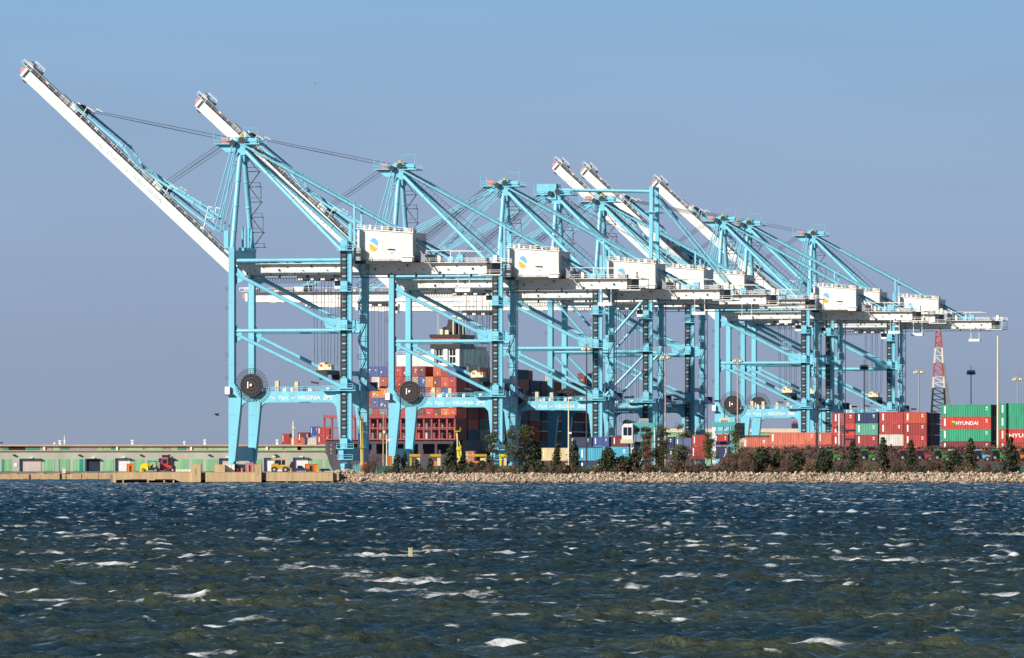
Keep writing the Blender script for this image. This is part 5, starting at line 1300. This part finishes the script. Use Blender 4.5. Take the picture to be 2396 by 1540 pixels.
def yard_tractor(u, D, m, lab, w_=26):
    s = D / F; f = on_ground('yard_carrier', u, D, G, lab, 'yard carrier', 'yellow yard carriers behind the fence'); a = w_ * s / 2; h = pz(1068.5, D) - G
    for x in (-a + .3, a - .3): MB().box(x - .22, x + .22, -.25, .25, .8, h).build('leg', m, f)
    MB().box(-a, a, -.5, 1.5, h, h + .55).build('roof', m, f)
    MB().box(-a * .9, a * .2, 0, 1.4, .8, h - 1.0).build('engine', M['orange'], f)
    MB().box(a * .3, a * .9, -.3, .9, h - 2.0, h - .3).build('cab', M['cream'], f)
    wheels(f, [(-a + .4, -.4, .5), (a - .4, -.4, .5)], .5)
yard_tractor(971, 1500, M['yellow'], 'yellow topped yard carrier behind the fence, left of two'); yard_tractor(1019, 1500, M['yellow'], 'yellow topped yard carrier behind the fence, by the tall dark conifer')
yard_tractor(1117, 1510, M['yellow'], 'low yellow carrier between two conifers at the ship\'s foot', 44); yard_tractor(1177, 1500, M['byellow'], 'bright yellow framed carrier under the second crane\'s landside legs', 18)
b = MB().box(-.8, .8, -.5, .5, 0, .8).beam((.2, 0, .4), (1.0, 0, -4.5), .2, .2, 1)
tag(b.build('gangway_sign', [M['byellow'], M['letter_white']], None, (px(998, 1960), 1960, pz(1056, 1960))), 'yellow gangway box on a white ladder against the ship\'s stern', 'gangway') if False else None
crate('site_toilet', 827, 843, 1089, 1104.5, 1456, M['teal'], 'teal site cabin among rubble at the foot of the first crane', 'cabin', False)
crate('orange_bin', 849, 858, 1084, 1091, 1475, M['orange'], 'small orange bin in the bare bushes', 'bin', False)
crate('orange_hopper', 908, 917, 1068, 1092, 1480, M['orange'], 'rusty orange hopper right of the white street lamp', 'hopper', False)
b = MB(); r5 = random.Random(2); bmr = bmesh.new()
for i in range(150):
    u = r5.uniform(782, 850); sc = r5.uniform(.15, .5); mt = Matrix.Translation((px(u, 1451), r5.uniform(1447, 1456), 2.0 + r5.uniform(0, .9) * (1 - abs(u - 808) / 50))) @ Matrix.Rotation(r5.uniform(0, 6), 4, 'X') @ Matrix.Diagonal((sc * 1.4, sc, sc * .7, 1)); bmesh.ops.create_icosphere(bmr, subdivisions=1, radius=.7, matrix=mt)
me = bpy.data.meshes.new('rubble'); bmr.to_mesh(me); bmr.free(); me.materials.append(M['rock']); o = bpy.data.objects.new('rubble', me); COL.objects.link(o); tag(o, kind='stuff')

def farm_tractor(u, v, D, m, lab):
    z0 = pz(v, D); f = on_ground('tractor', u, D, z0, lab, 'tractor', 'tractors parked on the brown bank')
    MB().prism([(-.3, .6), (1.7, .6), (1.7, 1.3), (-.3, 1.45)], -.4, .4).build('hood', m, f)
    c_ = MB().box(-1.4, -.2, -.6, .6, .7, 2.3).build('cab', M['glass'], f); MB().box(-1.6, 0, -.75, .75, 2.3, 2.55).build('roof', m, f)
    wheels(f, [(-1.0, -.75, .75), (1.2, -.65, .45), (-1.0, .75, .75), (1.2, .65, .45)], .6, .4)
    b = MB().box(-1.9, 2.2, -1.3, 1.3, -3.2, 0) if False else None
TR = [(1949, M['tgreen'], 'green tractor half hidden by the conifer under the leftmost stack'), (2031, M['tgreen'], 'green tractor between the two conifers under the pale green container'), (2122, M['redp'], 'red tractor left of the conifer by the dark gap'), (2162, M['redp'], 'red tractor right of the conifer by the dark gap'), (2203, M['tgreen'], 'green tractor below the dark gap'), (2236, M['letter_blue'], 'pale blue tractor behind the yellow-green bush'), (2297, M['logo_blue'], 'blue tractor in the shadow of the conifer under the lettered container'), (2338, M['tgreen'], 'green tractor right of the tall cream pole'), (2386, M['orange'], 'orange tractor at the right edge behind the last conifer')]
for u, m, l in TR: farm_tractor(u, 1079, 1481, m, l)
slab('tractor_path', [(px(1900, 1480), 1478.5), (px(2480, 1480), 1478.5), (px(2480, 1480), 1484), (px(1900, 1480), 1484)], 1, pz(1079.3, 1481), M['earth'])

# ------------------------------------------------------------------ trees and bushes
def conifer(seed, h, r, m, cone=1.0, dens=1.0, bare=.06):
    """a trunk with limbs and a crown of small leaf clumps; returns the two meshes"""
    q = random.Random(seed); t = MB(); c = MB(); lean = Vector((q.uniform(-.05, .05), q.uniform(-.03, .03), 1))
    pts = [lean * (h * k / 5) + Vector((q.uniform(-.08, .08), q.uniform(-.08, .08), 0)) for k in range(6)]; pts[0] = Vector((0, 0, -.3))
    for i in range(5): t.tube(pts[i], pts[i + 1], .16 * h / 7 * (1 - i / 5.6), .16 * h / 7 * (1 - (i + 1) / 5.6), 6)
    nb = int(78 * dens)
    for i in range(nb):
        f_ = bare + (1 - bare) * ((i + q.random()) / nb); z = f_ * h
        prof = ((1 - f_) ** .75 * cone + (1 - cone) * math.sin(math.pi * min(1, f_ * .85 + .12))) * r
        ln = prof * q.uniform(.55, 1.2) + .12; a = q.uniform(0, 6.283); rise = q.uniform(-.15, .45)
        d = Vector((math.cos(a), math.sin(a), rise)); p0 = lean * z
        if ln > .5: t.tube(p0, p0 + d * ln * .8, .03, .012, 4)
        n = int(12 + ln * 17)
        for k in range(n):
            s_ = q.uniform(.15, 1.0); sp = .16 + .20 * (1 - s_) * ln
            p = p0 + d * ln * s_ + Vector((q.gauss(0, sp), q.gauss(0, sp), q.gauss(0, sp * .7)))
            e = Vector((q.gauss(0, 1), q.gauss(0, 1), q.gauss(0, 1))).normalized(); g = e.cross(Vector((q.gauss(0, 1), q.gauss(0, 1), q.gauss(0, 1)))).normalized()
            w1, w2 = q.uniform(.12, .28), q.uniform(.08, .18); j = len(c.v)
            c.v += [tuple(p - e * w1), tuple(p + g * w2), tuple(p + e * w1), tuple(p - g * w2)]; c.f.append((j, j + 1, j + 2, j + 3)); c.m.append(0)
    return t, c
def pine(seed, h, r):
    q = random.Random(seed); t = MB(); c = MB()
    bend = Vector((q.uniform(-.1, .1), 0, 1)); t.tube((0, 0, -.3), bend * h * .55, .2, .13, 7); t.tube(bend * h * .55, bend * h * .97, .13, .04, 6)
    for i in range(20):
        f_ = q.uniform(.30, 1.0); p0 = bend * h * f_; a = q.uniform(0, 6.28); ln = r * q.uniform(.4, 1.05) * (1.15 - f_ * .6)
        p1 = p0 + Vector((math.cos(a), math.sin(a), q.uniform(.0, .55))) * ln; t.tube(p0, p1, .05, .02, 4)
        for k in range(q.randint(60, 120)):
            rad = q.uniform(.35, .6); p = p1 + Vector((q.gauss(0, rad), q.gauss(0, rad), q.gauss(0, rad * .55)))
            e = Vector((q.gauss(0, 1), q.gauss(0, 1), q.gauss(0, .8))).normalized(); g = e.cross(Vector((q.gauss(0, 1), q.gauss(0, 1), q.gauss(0, 1)))).normalized()
            w1, w2 = q.uniform(.12, .26), q.uniform(.05, .11); j = len(c.v)
            c.v += [tuple(p - e * w1), tuple(p + g * w2), tuple(p + e * w1), tuple(p - g * w2)]; c.f.append((j, j + 1, j + 2, j + 3)); c.m.append(0)
    return t, c
TY = 1457.0
def tree(name, u, vt, vb, wpx, kind, lab, D=TY, seed=0, m=None):
    s = D / F; z0 = min(pz(vb, D), 2.3 if D < 1475 else 9) if D < 1475 else pz(vb, D); h = pz(vt, D) - z0; r = wpx * s / 2
    root = empty(name, (px(u, D), D, z0)); tag(root, lab, 'bush' if name in ('evergreen_bush',) else 'tree', 'trees along the shore')
    if kind == 'pine': t, c = pine(seed, h, r)
    else: t, c = conifer(seed, h, r, None, {'cone': 1.0, 'column': .75, 'round': .15}[kind], {'cone': 1.1, 'column': .9, 'round': 1.5}[kind] * max(.6, h / 7), .04)
    t.build('trunk', M['bark'], root); flat_build(c, 'crown', m or (M['needle'] if kind == 'cone' else M['needle2'] if kind == 'pine' else M['leaf']), root)
TREES = [
 ('conifer', 927, 1064, 1114, 20, 'column', 'dark upright conifer at the right end of the green fence panel'), ('conifer', 947, 1061, 1112, 11, 'column', 'very thin conifer spire right of the green fence panel'),
 ('conifer', 973, 1076, 1112, 17, 'column', 'small conifer before the left yellow topped carrier'), ('conifer', 1005, 1072, 1112, 11, 'column', 'slim small conifer before the right yellow topped carrier'),
 ('conifer', 1052, 1042, 1113, 30, 'cone', 'tall dark conifer left of the bright yellow boom lift'), ('conifer', 1085, 1066, 1113, 26, 'cone', 'shorter conifer under the bright yellow boom lift'),
 ('evergreen_bush', 1103, 1084, 1113, 22, 'round', 'low dark bush below the pinkish red container'), ('conifer', 1127, 1080, 1113, 22, 'round', 'brownish conifer left of the second crane\'s lift rail'),
 ('pine_tree', 1156, 1010, 1108, 30, 'pine', 'ragged pine directly before the second crane\'s near landside leg'), ('pine_tree', 1204, 1000, 1110, 44, 'pine', 'big spreading pine, left of two in front of the third crane'), ('pine_tree', 1234, 998, 1110, 40, 'pine', 'big spreading pine, right of two in front of the third crane'),
 ('conifer', 1258, 1028, 1110, 24, 'cone', 'dark conifer left of the cream containers'), ('evergreen_bush', 1247, 1078, 1111, 44, 'round', 'wide dark bush at the foot of the two big pines'),
 ('conifer', 1304, 1040, 1109, 26, 'cone', 'conifer in front of the cream containers'), ('conifer', 1343, 1031, 1109, 24, 'cone', 'conifer between the cream and the bright cyan containers'),
 ('evergreen_bush', 1422, 1048, 1112, 44, 'round', 'big round evergreen in front of the cyan containers'), ('evergreen_bush', 1458, 1070, 1112, 40, 'round', 'lower dark evergreen right of the big round one'), ('conifer', 1484, 1052, 1112, 26, 'round', 'dark evergreen at the first straddle carrier\'s left legs'),
 ('pine_tree', 1509, 1002, 1108, 28, 'pine', 'tall pine inside the first straddle carrier'), ('pine_tree', 1553, 998, 1108, 30, 'pine', 'tall olive pine right of the first straddle carrier'), ('pine_tree', 1541, 1050, 1110, 36, 'pine', 'low olive pine below the tall olive one'),
 ('pine_tree', 1600, 998, 1108, 32, 'pine', 'tall olive pine with sky left of its top'), ('pine_tree', 1588, 1056, 1108, 30, 'pine', 'low olive pine on the left edge of the brown bank'), ('pine_tree', 1667, 1018, 1104, 28, 'pine', 'pine in front of the second straddle carrier\'s left leg'), ('pine_tree', 1722, 1008, 1100, 26, 'pine', 'pine in front of the second straddle carrier\'s cab'),
 ('evergreen_bush', 1783, 1047, 1106, 42, 'round', 'broad dark evergreen below the long faded red container'), ('conifer', 1816, 1054, 1106, 16, 'column', 'narrow bright green conifer beside the broad evergreen'), ('evergreen_bush', 1866, 1062, 1100, 34, 'round', 'brownish round bush in the middle of the brown bank'),
 ('evergreen_bush', 1928, 1052, 1106, 36, 'round', 'round bush left of the leftmost yard stack'), ('conifer', 1999, 1031, 1104, 26, 'cone', 'conifer before the dark blue and pale green stack'), ('conifer', 2066, 1025, 1105, 28, 'cone', 'conifer before the off-white container'), ('conifer', 2133, 1032, 1104, 25, 'cone', 'conifer left of the dark gap between stacks'),
 ('evergreen_bush', 2230, 1054, 1106, 30, 'round', 'yellow-green bush left of the conifer under the lettered container'), ('conifer', 2271, 1027, 1105, 26, 'cone', 'conifer under the red lettered container'), ('conifer', 2362, 1024, 1106, 30, 'cone', 'large conifer by the right edge of the picture')]
for i, (n, u, vt, vb, w_, k, l) in enumerate(TREES):
    tree(n, u, vt, vb, w_ * {'pine': 1.2, 'cone': 1.5, 'round': 1.35, 'column': 1.3}[k] * (.9 + .25 * ((i * 7) % 5) / 4), k, l, TY + (i % 3) * .8, 20 + i)
def bare_bush(u, vt, wpx, lab, D=1455.0, m=None, seed=0, n=520):
    s = D / F; q = random.Random(seed); z0 = 1.9; h = pz(vt, D) - z0; r = wpx * s / 2
    root = empty('bare_bush', (px(u, D), D, z0)); tag(root, lab, 'bush', 'bare brown bushes along the shore')
    t = MB()
    for k in range(11):
        a = q.uniform(0, 6.28); e = Vector((math.cos(a) * r * .7, math.sin(a) * r * .5, h * q.uniform(.6, .95))); t.tube((0, 0, -.2), e * .5 + Vector((0, 0, h * .08)), .06, .04, 4); t.tube(e * .5 + Vector((0, 0, h * .08)), e, .04, .015, 4)
    t.build('stem', M['bark'], root); b = MB(); twig_cloud(b, (0, 0, h * .12), r, r * .7, h * .85, n, q, 0, .9, .03, (.3, .9)); flat_build(b, 'twigs', m or M['twig'], root)
BB = [(874, 1053, 52, 'large purple-brown bare bush left of the green fence panel'), (857, 1084, 26, 'small tan dry bush among the rubble'), (1113, 1092, 20, 'low bare bush left of the second crane\'s lift rail'), (1150, 1080, 36, 'bare bush at the foot of the second crane\'s landside leg'), (1195, 1090, 30, 'dry grassy bush under the left big pine'), (1395, 1094, 26, 'tan dry bush left of the big round evergreen'), (1520, 1082, 30, 'bare brown bush under the tall pine in the straddle carrier'),
      (1575, 1070, 40, 'bare brown bush between two low olive pines'), (1630, 1058, 50, 'large bare bush at the left end of the brown bank'), (1700, 1066, 40, 'bare bush under the second straddle carrier'), (1745, 1060, 44, 'bare bush left of the broad dark evergreen'), (1842, 1074, 40, 'bare bush right of the narrow green conifer'), (1895, 1076, 34, 'tan bush right of the round brownish one'), (1965, 1074, 30, 'bare bush left of the conifer before the blue stack'), (2030, 1086, 26, 'low tan bush below the green tractor'), (2098, 1076, 30, 'bare bush between two conifers before the red stack'),
      (2178, 1068, 32, 'bare purple bush below the dark gap'), (2198, 1084, 22, 'low tan bush below the green tractor at the dark gap'), (2310, 1082, 22, 'small bare bush in the last conifers\' shade'), (2252, 1094, 18, 'low dry bush between the yellow-green bush and conifer')]
for i, (u, vt, w_, l) in enumerate(BB): bare_bush(u, vt, w_, l, 1454.0 + (i % 2), M['twig2'] if ('tan' in l or 'dry' in l) else M['twig'], 60 + i)

b = MB(); r6 = random.Random(31)
for i in range(430):
    u = r6.uniform(905, 2480); y = r6.uniform(1452.5, 1461); hh = r6.uniform(.5, 1.8) * (1.35 if u > 1240 else 1)
    kind = r6.choices((0, 1, 2), (4, 3, 6))[0]
    twig_cloud(b, (px(u, y), y, 1.85), r6.uniform(.5, 1.3), .6, hh, 60, r6, kind, 1.2, .07 if kind < 2 else .1, (.25, .7) if kind < 2 else (.15, .35))
tag(flat_build(b, 'undergrowth', [M['twig'], M['twig2'], M['leaf']]), kind='stuff')

# ------------------------------------------------------------------ stake in the water, birds
b = MB().box(-.075, .075, -.05, .05, -1.2, .72).box(-.085, .085, -.06, .06, .70, .74)
tag(b.build('wooden_stake', M['cream'], None, tuple(P(960.5, 1322, 292)), .2), 'pale wooden stake standing out of the choppy water', 'stake')
def bird(u, v, D, wing, lab, sc_=.95):
    root = empty('gull', P(u, v, D)); tag(root, lab, 'bird', 'gulls in flight')
    b = MB(); k = len(b.v)
    prof = [(-.55, .02), (-.4, .07), (-.1, .13), (.2, .12), (.36, .08), (.5, .03)]
    for a, c in zip(prof[:-1], prof[1:]): b.tube((a[0], 0, 0), (c[0], 0, 0), a[1], c[1], 7)
    b.tube((.34, 0, .05), (.56, 0, .06), .075, .05, 6).tube((.56, 0, .05), (.68, 0, .03), .025, .008, 5)
    for sg in (-1, 1):
        b.add([(-.12, sg * .05, .05), (.2, sg * .05, .06), (.22, sg * .6, .05 + wing), (-.05, sg * .6, .04 + wing), (.02, sg * 1.15, wing * .6), (-.08, sg * 1.15, wing * .6), (-.12, sg * .05, .02), (.2, sg * .05, .03), (.22, sg * .6, .02 + wing), (-.05, sg * .6, .01 + wing)], [(0, 1, 2, 3), (3, 2, 4, 5), (6, 9, 8, 7), (9, 5, 4, 8)])
    b.build('body', M['dark'], root); root.scale = (sc_,) * 3; root.rotation_euler = (0, .25, .5)
bird(507, 971, 1300, .32, 'dark gull flying low left of the first crane')
bird(737, 195, 1500, .2, 'tiny dark gull high in the sky right of the second boom tip', .38)
bird(3, 1037, 1500, .3, 'gull just above the warehouse roof at the left edge', .7)
